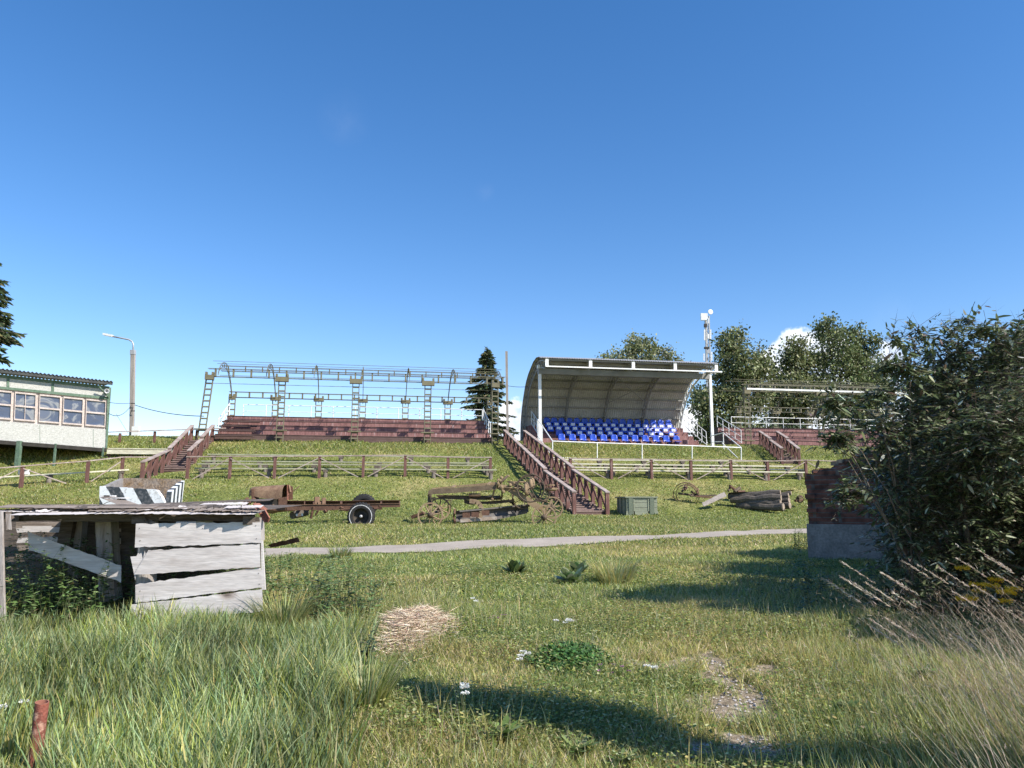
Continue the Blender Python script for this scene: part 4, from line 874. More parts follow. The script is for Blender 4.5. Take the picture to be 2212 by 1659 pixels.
# ------------------------------------------------------------------ STRIPED CONCRETE BOX behind the shed
cbx = T('concrete_box', 'broken open concrete box painted with black and white slanted stripes', 'concrete box', W(290, 1140, 19))
FL, FR, BR, BL = W(*CB(268, 240), 18.6), W(*CB(1045, 290), 18.6), W(*CB(1205, 180), 20.2), W(*CB(500, 150), 20.4)
dn = 1.75
def dnp(p, taper=0.0): c = (FL+BR)/2; q = Vector((p.x+(c.x-p.x)*taper, p.y+(c.y-p.y)*taper, 0)); return Vector((q.x, q.y, 0+.5))
def wallq(a, b, th, name, m, inner, tp=.10):
    a2, b2 = dnp(a, tp), dnp(b, tp); ins = ((FL+BR)/2-(a+b)/2); ins.z = 0; ins = ins.normalized()*th
    return MB().hexa([a, b, b2, a2], [p+ins for p in (a, b, b2, a2)]).build(name, m, cbx)
def stripes(name, ax, off, per):
    m = bpy.data.materials.new(name); m.use_nodes = True; nt = m.node_tree; b = nt.nodes['Principled BSDF']; tcn = N(nt, 'ShaderNodeTexCoord'); sx = N(nt, 'ShaderNodeSeparateXYZ')
    nt.links.new(tcn.outputs['Object'], sx.inputs[0]); nz = N(nt, 'ShaderNodeTexNoise'); nz.inputs['Scale'].default_value = 9; nz.inputs['Detail'].default_value = 6; nt.links.new(tcn.outputs['Object'], nz.inputs['Vector'])
    v = math_n(nt, 'ADD', math_n(nt, 'MULTIPLY', sx.outputs[ax[0]], ax[1]), math_n(nt, 'ADD', math_n(nt, 'MULTIPLY', sx.outputs[2], ax[2]), math_n(nt, 'MULTIPLY', nz.outputs[0], .05)))
    f = math_n(nt, 'FRACT', math_n(nt, 'DIVIDE', math_n(nt, 'ADD', v, off), per)); s = math_n(nt, 'GREATER_THAN', f, .5)
    n2 = N(nt, 'ShaderNodeTexNoise'); n2.inputs['Scale'].default_value = 14; n2.inputs['Detail'].default_value = 8; nt.links.new(tcn.outputs['Object'], n2.inputs['Vector'])
    r1 = N(nt, 'ShaderNodeValToRGB'); e = r1.color_ramp.elements; e[0].position = .55; e[0].color = (.74, .77, .8, 1); e[1].position = .72; e[1].color = (.42, .41, .4, 1); nt.links.new(n2.outputs[0], r1.inputs[0])
    r2 = N(nt, 'ShaderNodeValToRGB'); e = r2.color_ramp.elements; e[0].position = .5; e[0].color = (.035, .045, .055, 1); e[1].position = .75; e[1].color = (.16, .16, .17, 1); nt.links.new(n2.outputs[0], r2.inputs[0])
    mx = N(nt, 'ShaderNodeMix', data_type='RGBA'); nt.links.new(s, mx.inputs[0]); nt.links.new(r1.outputs[0], mx.inputs[6]); nt.links.new(r2.outputs[0], mx.inputs[7]); nt.links.new(mx.outputs[2], b.inputs['Base Color']); b.inputs['Roughness'].default_value = .7
    return m
# front wall with a broken right corner
th = .13; n = 26; fw = MB(); top = []
for i in range(n+1):
    t_ = i/n; p = FL.lerp(FR, t_)
    cut = 0
    if t_ > .84: cut = .10+.14*min(1, (t_-.84)/.1)+rs.uniform(-.04, .05)+(.38 if t_ > .96 else 0)
    top.append(p-Vector((0, 0, cut+rs.uniform(-.008, .008))))
bot = [dnp(FL, .08).lerp(dnp(FR, .08), i/n) for i in range(n+1)]
ins = Vector((0, th, 0)); base = len(fw.v)
for a_, b_ in zip(top, bot): fw.v += [a_, b_, b_+ins, a_+ins]
for i in range(n):
    o = 4*i
    for j in range(4): fw.f.append((o+j, o+(j+1) % 4, o+4+(j+1) % 4, o+4+j))
fw.f += [(0, 3, 2, 1), (4*n, 4*n+1, 4*n+2, 4*n+3)]
fw.build('front_wall', stripes('slanted_dazzle_stripes', (0, 1.0, .62), .23, .62), cbx)
FR2 = FR+Vector((.0, .10, -.02))
wallq(FR2, BR, .12, 'right_wall', stripes('upright_dazzle_stripes', (1, 1.0, .10), .18, .46), 1)
wallq(FL+Vector((0, .13, 0)), BL, .12, 'left_wall', 'concrete', 1)
wallq(BL+Vector((0, .0, .0)), BR+Vector((-.08, .0, .04)), .14, 'back_wall', 'moss', 1)
MB().hexa([dnp(FL, .15)+Vector((0, 0, .6)), dnp(FR, .15)+Vector((0, 0, .6)), dnp(BR, .15)+Vector((0, 0, .6)), dnp(BL, .15)+Vector((0, 0, .6))], [dnp(FL, .15), dnp(FR, .15), dnp(BR, .15), dnp(BL, .15)]).build('floor', 'moss', cbx)
c = CB(405, 475); mb = MB(); cc = W(c[0], c[1]+2, 18.45)
mb.tube([cc+Vector((math.cos(a)*.25, -.02, math.sin(a)*.16)) for a in [i*math.pi/12 for i in range(13)]], .008, 5, cap=False); mb.build('painted_arc', 'steel_dark', cbx)
lpk = T('leaning_board', 'grey board with pale scraps lying slanted between the shed and the striped box', 'board', W(*CB(740, 462), 13))
MB().plank(W(*CB(262, 362), 13.4), W(*CB(420, 345), 13.8), W(*CB(765, 468), 12.6), W(*CB(540, 476), 12.2), .04, 8, .004, (0, 0, -.04)).build('board', 'wood_roof', lpk)
for (x, y, w) in ((352, 362, .16), (384, 362, .14), (410, 392, .22), (500, 384, .24)): p = W(*CB(x, y), 13.3); MB().box(p+Vector((0, 0, .02)), w, .15, .02).build('scrap', 'whitewash', lpk)
# ------------------------------------------------------------------ RUSTY TRUCK CHASSIS
Yt = 26.2
tk = T('truck_chassis', 'rusty old truck chassis with bonnet and one white ringed rear wheel', 'truck wreck', W(700, 1135, Yt))
def TP(x, y, d=0.0): return W(*CT(x, y), Yt+d)
def quad_bar(par, name, m, pts, d, th):      # outline in the side view extruded in depth
    a = [TP(x, y, d) for x, y in pts]; return MB().prism(a, Vector((0, th, 0))).build(name, m, par)
quad_bar(tk, 'near_frame_rail', 'rust', [(715, 478), (1040, 480), (1480, 476), (1830, 468), (2045, 462), (2045, 502), (1830, 506), (1480, 530), (1300, 536), (1150, 545), (1040, 538), (715, 542)], 0, .07)
quad_bar(tk, 'far_frame_rail', 'rust', [(715, 430), (1400, 432), (1780, 425), (2045, 424), (2045, 500), (1780, 470), (1400, 480), (715, 485)], .82, .06)
for x, w in ((925, 14), (1032, 16), (1355, 26), (1825, 22), (2040, 12)): MB().beam(TP(x, 470, .05), TP(x, 452, .85), w/2.9493/1.8445*Yt/F, .12).build('cross_member', 'rust', tk)
quad_bar(tk, 'rail_flange', 'rust', [(715, 426), (1400, 428), (1780, 421), (2045, 420), (2045, 426), (1780, 428), (1400, 434), (715, 432)], .62, .20)
quad_bar(tk, 'rail_flange', 'rust_light', [(715, 474), (2045, 458), (2045, 463), (715, 480)], -.03, .10)
quad_bar(tk, 'front_frame', 'rust', [(300, 478), (620, 492), (720, 480), (720, 540), (600, 545), (300, 512)], .02, .07)
# bonnet : lofted arched shell
def shell(par, name, m, secs, th=.0):
    mb = MB(); k = len(secs[0])
    for s_ in secs: mb.v += s_
    for i in range(len(secs)-1):
        for j in range(k-1): a = i*k+j; mb.f.append((a, a+1, a+k+1, a+k))
    return mb.build(name, m, par, True)
def arch(xs, ytop, ybot, hw, sh_=.5):       # cross-section of the bonnet at side-view x
    ctr = TP(xs, ytop, .45); bot = TP(xs, ybot, .0); zt_, zb_ = ctr.z, bot.z; out = []
    for i in range(13):
        a = math.pi*i/12; y = -math.cos(a)*hw; s_ = math.sin(a)**.45; out.append(Vector((ctr.x, ctr.y+y, zb_+(zt_-zb_)*s_)))
    return out
secs = [arch(x, yt_, yb, hw) for x, yt_, yb, hw in ((300, 300, 400, .20), (306, 276, 395, .27), (330, 264, 368, .31), (450, 256, 395, .34), (560, 248, 404, .40), (640, 244, 408, .44), (716, 238, 412, .50))]
shell(tk, 'bonnet', 'rust_light', secs)
quad_bar(tk, 'radiator', 'rust', [(300, 290), (328, 285), (330, 420), (300, 415)], .12, .55)
quad_bar(tk, 'cowl_side', 'rust', [(618, 395), (716, 380), (716, 508), (640, 502), (618, 485)], -.05, .03)
quad_bar(tk, 'far_cowl_side', 'rust', [(618, 380), (716, 370), (716, 490), (618, 475)], .95, .03)
quad_bar(tk, 'bulkhead', 'rust', [(716, 238), (786, 262), (784, 415), (716, 420)], .86, .03)
MB().prism([TP(718, 240, -.02), TP(718, 420, -.02), TP(730, 420, .92), TP(732, 240, .92)], (.02, 0, 0)).build('firewall', 'redrust', tk)
MB().beam(TP(735, 246, .1), TP(752, 330, .05), .06, .10).build('hinge_arm', 'rust_light', tk)
MB().tube([TP(650, 440, .15), TP(738, 362, .3), TP(860, 258, .45)], .014, 6).build('steering_column', 'rust', tk)
quad_bar(tk, 'engine_block', 'darkmetal', [(340, 400), (600, 405), (612, 480), (330, 480)], .2, .45)
MB().lathe(TP(560, 525, .25), (1, 0, -.05), [(-.32, .02), (-.30, .14), (-.02, .17), (.06, .14), (.2, .10), (.5, .06), (.75, .03)], 14).build('gearbox', 'rust_light', tk, True)
mb = MB()
for (x, y, r) in ((225, 470, .10), (250, 420, .08), (330, 420, .07), (240, 500, .09), (280, 440, .07)): mb.lathe(TP(x, y, .1), (.3, -1, .2), [(-.1, .01), (-.08, r), (.08, r), (.1, .01)], 9)
mb.tube([TP(205, 470, .3), TP(330, 430, .3), TP(350, 480, 0)], .04, 7); mb.tube([TP(200, 500, .0), TP(260, 480, .9)], .035, 7); mb.build('front_axle', 'rust', tk)
for (x0, y0, x1, y1, r) in ((1030, 500, 1015, 560, .04), (1015, 560, 998, 635, .045), (1085, 545, 1050, 600, .03), (1180, 540, 1160, 560, .06), (1345, 500, 1440, 545, .035), (1350, 530, 1430, 545, .03), (1740, 520, 1830, 512, .03), (1800, 480, 1830, 520, .025), (1260, 515, 1275, 535, .03), (1550, 500, 1740, 520, .025)):
    MB().tube([TP(x0, y0, .0), TP(x1, y1, .05)], r, 7).build('hanger', 'rust', tk)
mb = MB()
for (x, y, w, h) in ((1070, 425, .16, .25), (1150, 430, .12, .22), (1110, 455, .18, .08), (1140, 410, .06, .08)): mb.box(TP(x, y, .45), w, .14, h, .4)
mb.build('engine_mount', 'rust_light', tk)
mb = MB()
for k in range(5): mb.tube([TP(1330+k*22, 545-k*4, .03), TP(1590, 520-k*9, .03), TP(1840-k*22, 528-k*4, .03)], .016, 6)
mb.build('leaf_spring', 'rust', tk)
MB().tube([TP(1590, 600, .0), TP(1590, 575, 1.15)], .07, 10).build('rear_axle', 'rust', tk)
def wheel_tyre(par, c, R0, nrm, white=True):
    w = T2 = None
    prof = [(-.10, R0*.60), (-.11, R0*.72), (-.10, R0*.90), (-.06, R0*.985), (0, R0), (.06, R0*.985), (.10, R0*.90), (.11, R0*.72), (.10, R0*.60)]
    o = MB(); o.lathe(c, nrm, prof, 40)
    n_ = Vector(nrm).normalized(); x = n_.cross(Vector((0, 0, 1))).normalized(); y = x.cross(n_)
    for k in range(26):
        a = 2*math.pi*k/26; q = x*math.cos(a)+y*math.sin(a)
        for s_ in (-1, 1): o.beam(c+q*R0*.93+n_*.03*s_, c+q*R0*1.012+n_*.045*s_, .075, .05, x*-math.sin(a)+y*math.cos(a))
    t_ = o.build('wheel', 'rubber', par, False)
    MB().lathe(c, nrm, [(-.085, R0*.60), (-.07, R0*.585), (.0, R0*.56), (.06, R0*.55), (.062, R0*.15), (.0, R0*.14), (-.04, R0*.13), (-.05, .01)], 32).build('rim', 'darkmetal', t_, True)
    if white:
        MB().ring(c-n_*-.108, nrm, R0*.84, .008, R0*.045, 40).build('white_ring', 'whitewash', t_)
        MB().ring(c-n_*.108, nrm, R0*.84, .008, R0*.045, 40).build('white_ring', 'whitewash', t_)
    MB().lathe(c-n_*.09, nrm, [(-.03, .01), (-.03, .035), (.02, .05), (.1, .06)], 12).build('hub', 'galv', t_, True)
    return t_
wheel_tyre(tk, TP(1590, 612, -.12), .455, (0, 1, 0)); wheel_tyre(tk, TP(1620, 500, 1.35), .45, (0, 1, 0), False)
db = T('charred_log', 'short dark log with white marks lying under the truck chassis', 'log', TP(850, 590, .5))
MB().tube([TP(780, 600, .3), TP(950, 560, .9)], .13, 10).build('log', 'log', db); 
for x in (832, 898): MB().box(TP(x, 590, .14), .05, .03, .09).build('white_mark', 'whitewash', db)
# ------------------------------------------------------------------ OLD TOWED GRADER
Yg_ = 27.0
gr = T('road_grader', 'old ochre towed road grader with spoked wheels, blade and hand wheels', 'grader', W(1040, 1130, Yg_))
def GP(x, y, d=0.0): return W(*CG(x, y), Yg_+d)
def gbar(name, m, pts, d, th): return MB().prism([GP(x, y, d) for x, y in pts], Vector((0, th, 0))).build(name, m, gr)
def gtube(name, m, pts, r, n=7): return MB().tube([GP(*p) for p in pts], r, n).build(name, m, gr, True)
gbar('main_beam', 'ochre_mid', [(395, 380), (397, 345), (412, 325), (440, 312), (1260, 258), (1262, 318), (700, 362)], -.05, .10)
gbar('main_beam', 'ochre', [(440, 310), (500, 292), (1240, 222), (1262, 232), (1262, 262), (700, 288), (460, 318)], .75, .10)
for (x, y0, y1) in ((450, 318, 312), (705, 296, 272), (1150, 262, 232)): MB().beam(GP(x, y0, 0), GP(x+30, y1-4, .8), .09, .05).build('cross_bar', 'ochre', gr)
gbar('front_upright', 'ochre_dark', [(392, 375), (425, 375), (430, 520), (392, 520)], .2, .45)
gbar('drawbar', 'ochre_dark', [(492, 388), (560, 385), (900, 392), (1300, 395), (1330, 448), (900, 448), (540, 432)], .22, .14)
gbar('front_yoke', 'ochre', [(420, 420), (490, 412), (485, 440), (420, 450)], .15, .1)
gtube('axle', 'ochre_dark', [(425, 640, -.1), (545, 580, 1.15)], .05)
gbar('turntable', 'ochre_dark', [(850, 445), (915, 452), (1090, 470), (1470, 440), (1500, 470), (1240, 500), (1090, 500), (915, 508), (850, 485)], .3, .55)
def arc_bar(name, m, pts, w, d, th):
    mb = MB(); A = [GP(x, y, d) for x, y in pts]
    for a, b in zip(A[:-1], A[1:]): mb.beam(a, b+(b-a).normalized()*.01, th, w, (b-a).cross(Vector((0, 1, 0))))
    return mb.build(name, m, gr)
arc_bar('blade_arm', 'ochre_rim', [(920, 462), (1000, 470), (1045, 500), (1068, 550), (1068, 610), (1045, 680)], .15, -.1, .16)
arc_bar('blade_arm', 'darkmetal', [(1400, 455), (1455, 478), (1488, 520), (1495, 580), (1480, 640)], .10, .7, .14)
# blade: curved mouldboard
mb = MB(); npt = 9
def bl_sec(x, yt_, yb, d): 
    a, b = GP(x, yt_, d), GP(x, yb, d); out = []
    for i in range(npt): t_ = i/(npt-1); q = a.lerp(b, t_); out.append(q+Vector((0, .16*math.sin(t_*math.pi), 0)))
    return out
for (x, yt_, yb, d) in ((745, 585, 722, -.55), (1000, 562, 700, -.25), (1250, 545, 685, .1), (1500, 528, 650, .5), (1660, 512, 600, .8)): mb.v += bl_sec(x, yt_, yb, d)
k = len(mb.v)
for i in range(4):
    for j in range(npt-1): a = i*npt+j; mb.f.append((a, a+1, a+npt+1, a+npt))
mb.v += [v+Vector((.005, .025, 0)) for v in mb.v[:k]]
for i in range(4):
    for j in range(npt-1): a = k+i*npt+j; mb.f.append((a, a+npt, a+npt+1, a+1))
bld = mb.build('blade', 'steel_dark', gr)
MB().beam(GP(790, 592, -.6), GP(1660, 510, .78), .06, .05).build('blade_top_rail', 'steel_dark', bld)
MB().beam(GP(800, 712, -.62), GP(1262, 676, .0), .03, .11).build('cutting_edge', mat('worn_cutting_edge', (.30, .27, .24), (.2, .15, .11), 6, .6, bump=.2), bld)
MB().beam(GP(1262, 676, .0), GP(1640, 600, .72), .03, .10).build('cutting_edge', 'steel_dark', bld)
mb = MB(); A = [GP(735, 588, -.62), GP(722, 620, -.52), GP(718, 665, -.46), GP(724, 710, -.5), GP(742, 745, -.6)]
for a, b in zip(A[:-1], A[1:]): mb.beam(a, b, .22, .05, (1, 0, 0))
mb.build('blade_end', 'rust', bld)
for (x, y) in ((880, 640), (990, 632), (1120, 612)): MB().box(GP(x, y, -.5), .26, .04, .17).build('blade_bracket', 'rust', bld)
def spoked(c, R0, n=8, nrm=(0, 1, 0), hub=.09, name='wheel', m='ochre_rim', w=.10, off=.10):
    t_ = MB().ring(c, nrm, R0, w, .052, 40).build(name, m, gr)
    n_ = Vector(nrm).normalized(); x = n_.cross(Vector((0, 0, 1))).normalized(); y = x.cross(n_); mb = MB()
    for k in range(n):
        a = 2*math.pi*(k+.3)/n; q = x*math.cos(a)+y*math.sin(a); mb.tube([c-n_*(off if k % 2 else off*.3)+q*hub*.6, c+q*(R0-.01)], .022, 5)
    mb.build('spokes', m, t_); MB().lathe(c, nrm, [(-.20, .01), (-.20, .045), (-.13, .05), (-.12, hub), (-.03, hub*1.25), (.03, hub*1.25), (.05, .05), (.12, .04)], 18).build('hub', 'ochre_dark', t_, True)
    return t_
spoked(GP(425, 640, -.12), .435, 10, (-.12, 1, 0)); spoked(GP(540, 560, 1.15), .40, 10, (-.12, 1, 0)); spoked(GP(1858, 668, -.15), .43, 9, (.0, 1, 0)); spoked(GP(1960, 545, 1.25), .40, 9)
MB().tube([GP(1858, 668, -.1), GP(1950, 560, 1.2)], .04, 8).build('axle', 'ochre_dark', gr)
# gooseneck to the rear axle
gbar('gooseneck', 'ochre_rim', [(1280, 252), (1400, 262), (1480, 300), (1560, 350), (1660, 410), (1850, 540), (1800, 598), (1600, 465), (1500, 400), (1400, 340), (1280, 318)], .0, .11)
gbar('gooseneck', 'ochre_dark', [(1380, 205), (1500, 220), (1600, 300), (1700, 355), (1900, 465), (1885, 490), (1690, 400), (1560, 330), (1440, 262)], .75, .10)
gbar('platform', 'ochre_dark', [(1690, 455), (1905, 452), (1905, 470), (1690, 472)], .2, .6)
arc_bar('rear_bracket', 'ochre_rim', [(1960, 440), (1930, 500), (1880, 570), (1858, 650)], .08, .1, .10)
gtube('tilt_shaft', 'ochre', [(1330, 298, -.1), (1580, 298, -.1)], .028); gtube('tilt_shaft', 'ochre', [(1400, 222, .8), (1660, 225, .8)], .028)
for (x, y0, y1, d, m) in ((1640, 228, 392, -.15, 'ochre'), (1702, 170, 305, .75, 'ochre')):
    c = GP(x, (y0+y1)/2, d); MB().lathe(c, (1, -.35, 0), [(-.07, .02), (-.065, .17), (-.03, .225), (.03, .225), (.065, .17), (.07, .02)], 22).build('gear_case', 'ochre_rim', gr, True)
def handwheel(c, rx, name='hand_wheel', tilt=(.25, 1, .1)):
    n_ = Vector(tilt).normalized(); x = n_.cross(Vector((0, 0, 1))).normalized(); y = x.cross(n_); P = [c+(x*math.cos(a)+y*math.sin(a))*rx for a in [i*2*math.pi/32 for i in range(33)]]
    o = MB(); o.tube(P, .026, 6, cap=False)
    for k in range(4): a = k*math.pi/2+.5; o.tube([c, c+(x*math.cos(a)+y*math.sin(a))*rx], .015, 5)
    o.build(name, 'ochre_dark', gr)
handwheel(GP(1690, 300, -.3), .47, tilt=(.15, 1, 0)); handwheel(GP(1658, 315, .55), .46, tilt=(-.2, 1, 0)); handwheel(GP(1580, 435, .4), .34)
gtube('wheel_shaft', 'ochre_dark', [(1690, 300, -.3), (1640, 310, .1)], .02)
# seat
mb = MB(); c = GP(1960, 315, .35)
mb.lathe(c, (0, -.15, 1), [(-.05, .01), (-.045, .12), (0, .19), (.03, .205), (.035, .20), (.01, .18), (-.03, .11), (-.035, .01)], 20); mb.build('seat', 'ochre_rim', gr, True)
MB().lathe(GP(1926, 262, .45), (0, 0, 1), [(-.015, .01), (-.015, .19), (.015, .19), (.015, .01)], 18).build('pedestal_plate', 'ochre', gr)
for x in (1880, 1905): gbar('pedestal', 'ochre', [(x, 265), (x+12, 265), (x+10, 450), (x-2, 450)], .4, .03)
gtube('seat_stem', 'ochre', [(1945, 345, .35), (1900, 440, .3)], .022)
# lift gear
for (p, q, r, m) in (((1250, 225, .0), (1200, 452, .1), .035, 'ochre'), ((1278, 180, .1), (1275, 310, .1), .035, 'ochre'), ((1320, 150, .3), (1322, 330, .2), .03, 'ochre'), ((1305, 235, .2), (1395, 148, .5), .045, 'ochre_dark'), ((1330, 330, .0), (1325, 430, .1), .03, 'ochre_dark'),
                     ((820, 358, .1), (910, 385, .1), .012, 'darkmetal'), ((1060, 350, .1), (1210, 335, .2), .010, 'darkmetal'), ((1700, 410, .2), (1880, 470, .2), .018, 'ochre_dark'), ((1450, 370, .3), (1480, 470, .3), .02, 'ochre_dark'),
                     ((600, 450, 1.3), (690, 450, 1.3), .02, 'ochre_dark'), ((648, 455, 1.3), (645, 610, 1.3), .018, 'ochre_dark'), ((684, 455, 1.3), (682, 605, 1.3), .016, 'ochre_dark'), ((1480, 250, .6), (1590, 275, .1), .02, 'ochre')):
    gtube('linkage_rod', m, [p, q], r)
mb = MB()
for (x, y, r) in ((1278, 245, .06), (1322, 170, .06), (1322, 290, .07), (1345, 345, .06), (1205, 440, .05), (1410, 150, .04), (1475, 235, .05), (1430, 260, .06), (1300, 205, .05)): mb.lathe(GP(x, y, -.08), (0, 1, 0), [(-.05, .01), (-.05, r), (.05, r), (.05, .01)], 12)
mb.build('pivot_bosses', 'ochre', gr, True)
mb = MB()
for i in range(14): c = GP(915+i*10.5, 388, .1); mb.ring(c, (1, 0, 0), .075, .02, .02, 12)
mb.build('coil_spring', 'rust_light', gr)
gtube('rope_coil', 'darkmetal', [(1120, 420, .1), (1180, 405, .1), (1260, 425, .1), (1310, 400, .1)], .05)
dbm = T('rusty_bar', 'rusty flat bar lying in the grass left of the grader front wheel', 'metal bar', GP(240, 660, .3)); MB().beam(GP(190, 668, .3), GP(345, 615, .2), .10, .12).build('bar', 'rust', dbm)
# ------------------------------------------------------------------ AMMO CRATE, LOG PILE, SLAB, SCRAP
ct = T('ammo_crate', 'grey green wooden crate with lid and battens in the grass', 'crate', G(1378, 1113))
Yc = ct.location.y
def CP_(x, y, d=0.0): return W(*C8(x, y), Yc+d)
zt_ = CP_(700, 281).z; zb_ = g(ct.location.x, Yc)-.1; A = CP_(628, 430); B = CP_(885, 430)
n_ = Vector((-.28, 1, 0)).normalized()*1.0
def cq(a, b, z0, z1, off=0.0): return [Vector((a.x, a.y+off, z0)), Vector((b.x, b.y+off, z0)), Vector((b.x, b.y+off, z1)), Vector((a.x, a.y+off, z1))]
bq = cq(A, B, zb_, zt_); MB().hexa(bq, [p+n_*1.0 for p in bq]).build('box', 'crate', ct)
lq = cq(A-Vector((.06, 0, 0)), B+Vector((.02, 0, 0)), zt_+.003, zt_+.05, -.05); lid = MB().hexa(lq, [p+n_*1.1 for p in lq]).build('lid', 'crate', ct)
for (x0, x1, m, e) in ((645, 680, 'crate_dark', .04), (822, 858, 'crate_dark', .04), (684, 694, 'crate', .02), (806, 816, 'crate', .02)):
    a, b = CP_(x0, 430), CP_(x1, 430); q = cq(a, b, zb_-.0, zt_-.01, -e); MB().hexa(q, [p+Vector((0, e-.002, 0)) for p in q]).build('batten', m, ct)
for k in range(1, 4):
    z = zb_+(zt_-zb_)*k/4; q = cq(A+Vector((.01, 0, 0)), B-Vector((.01, 0, 0)), z, z+.012, -.003); MB().hexa(q, [p+Vector((0, .002, 0)) for p in q]).build('board_gap', 'darkmetal', ct)
q = cq(A-Vector((.03, 0, 0)), B+Vector((.03, 0, 0)), zb_, zb_+(zt_-zb_)*.33, -.02); MB().hexa(q, [p+Vector((0, .017, 0)) for p in q]).build('skirt_board', 'crate', ct)
for t_ in (.15, .5, .85):
    a = A+n_*t_; MB().beam(Vector((a.x-.012, a.y, zb_)), Vector((a.x-.012, a.y, zt_-.01)), .1, .025, (1, 0, 0)).build('side_batten', 'crate_dark', ct)
r0_ = random.Random(6)
lgp = T('log_pile', 'stack of dark old squared logs with cut ends facing right', 'log pile', G(1640, 1100)); Yl = lgp.location.y
def LG(x, y, d=0.0): return W(*C8(x, y), Yl+d)
for (x0, y0, x1, y1, d, r) in ((1480, 265, 1900, 240, .1, .24), (1500, 295, 1905, 282, -.05, .25), (1545, 328, 1910, 322, -.12, .25), (1560, 350, 1930, 356, -.15, .24), (1650, 300, 1975, 262, .5, .2), (1700, 330, 1990, 302, .45, .26), (1700, 350, 2000, 345, .35, .24), (1600, 250, 1990, 242, .6, .16)):
    a, b = LG(x0, y0, d+.35), LG(x1+r0_.uniform(-25, 25), y1, d-.75+r0_.uniform(-.15, .15)); r *= r0_.uniform(.5, .68); j_ = lambda: Vector((0, r0_.uniform(-.05, .05), r0_.uniform(-.04, .04))); o = MB().tube([a]+[a.lerp(b, q_/6)+j_() for q_ in range(1, 6)]+[b], [r*r0_.uniform(.85, 1.1) for _ in range(7)], 9).build('log', 'log', lgp)
    e = (b-a).normalized(); MB().lathe(b+e*.004, e, [(0, r*.9), (.012, r*.86), (.014, .01)], 14).build('cut_end', 'log_end', o)
MB().plank(LG(1870, 222, .0), LG(2030, 215, .0), LG(2030, 224, .3), LG(1860, 232, .3), .05, 8, .01, (0, 0, -.04)).build('top_board', 'log', lgp)
MB().plank(LG(1480, 236, .0), LG(1900, 220, .0), LG(1900, 228, .4), LG(1480, 246, .4), .05, 8, .01, (0, 0, -.04)).build('top_board', 'log', lgp)
ps_ = T('pale_slab', 'pale weathered timber slab leaning on the left end of the log pile', 'timber', LG(1300, 345))
a, b = LG(1268, 345, -.6), LG(1462, 252, -.3); MB().plank(a+Vector((0, .3, .10)), b+Vector((0, .3, .12)), b+Vector((0, -.1, -.05)), a+Vector((0, -.1, -.03)), .16, 14, .012, (0, .05, -.15)).build('slab', 'pale_slab', ps_)
def scrap(label, base, arcs, rods, rr=.35):
    t = T('scrap_metal', label, 'scrap metal', base, 'rusty machine scrap near the log pile')
    for (x, y, r, d) in arcs: MB().ring(LG(x, y, d), (.4, 1, .3), r, .12, .02, 24).build('wheel_rim', 'rust', t)
    for i, (x0, y0, x1, y1, r, d) in enumerate(rods): MB().tube([LG(x0, y0, d), LG(x1, y1, d+.3)], r, 7).build('rod', 'rust' if i % 2 else 'ochre_dark', t)
scrap('rusty half buried wheel arch with rods left of the log pile', LG(1130, 250, .8), [(1125, 258, .58, .8), (1128, 256, .48, 1.0)], [(1090, 230, 1118, 178, .05, .8), (1115, 215, 1130, 190, .05, .8), (1170, 230, 1220, 265, .05, .7), (1215, 262, 1222, 205, .04, .6), (1160, 265, 1380, 262, .04, .6), (1200, 268, 1340, 280, .03, .5), (1060, 245, 1230, 262, .05, .9)])
scrap('crossed rusty bars sticking up behind the log pile', LG(1540, 240, 1.2), [], [(1480, 225, 1500, 180, .05, 1.2), (1490, 180, 1545, 222, .06, 1.2), (1530, 230, 1575, 198, .08, 1.2), (1555, 230, 1615, 226, .05, 1.2)])
scrap('small rusty lump right of the log pile', LG(2075, 285, .4), [(2080, 292, .16, .4)], [(2050, 300, 2095, 272, .05, .4), (2040, 305, 2100, 300, .06, .4), (2060, 280, 2085, 300, .05, .4)])
# ------------------------------------------------------------------ BRICK RUIN
ru = T('brick_ruin', 'ruined red brick wall corner on a concrete base beside the bush', 'ruin', G(1765, 1192)); P0 = W(1748, 1150, 13.2)
e1 = Vector((.80, -.60, 0)).normalized(); e2 = Vector((.60, .80, 0)).normalized()
zb0 = g(P0.x, P0.y)-.3; z1_ = W(1750, 1131, 13.2).z; z2_ = W(1745, 1022, 13.2).z
def wall_pts(o, e, n_, L, z0, tops, th, name, m):
    mb = MB(); k = len(tops)
    for i, tz in enumerate(tops):
        p = o+e*(L*i/(k-1)); mb.v += [Vector((p.x, p.y, z0)), Vector((p.x, p.y, tz)), Vector((p.x, p.y, tz))+n_*th, Vector((p.x, p.y, z0))+n_*th]
    for i in range(k-1):
        a = 4*i
        for j in range(4): mb.f.append((a+j, a+(j+1) % 4, a+4+(j+1) % 4, a+4+j))
    mb.f += [(0, 3, 2, 1), (4*k-4, 4*k-3, 4*k-2, 4*k-1)]
    return mb.build(name, m, ru)
rr_ = random.Random(3)
def steps(k, base, lo, hi):
    out = []; z = base
    for i in range(k): 
        if i % 2 == 0: z = base+.078*rr_.randint(lo, hi)
        out.append(z+rr_.uniform(-.01, .01))
    return out
tl_ = [z2_+.0, z2_-.02, z2_+.03, z2_+.05, z2_+.14, z2_+.17, z2_+.25, z2_+.26, z2_+.34, z2_+.26, z2_+.16, z2_+.12, z2_+.14, z2_+.12, z2_+.1, z2_+.05]+steps(12, z2_, -2, 2)
wall_pts(P0, e1, e2, 3.4, z1_, tl_, .26, 'brick_wall', 'brick'); wall_pts(P0-e1*.03-e2*.03, e1, e2, 3.5, zb0, [z1_-.003]*6, .34, 'concrete_base', 'concrete')
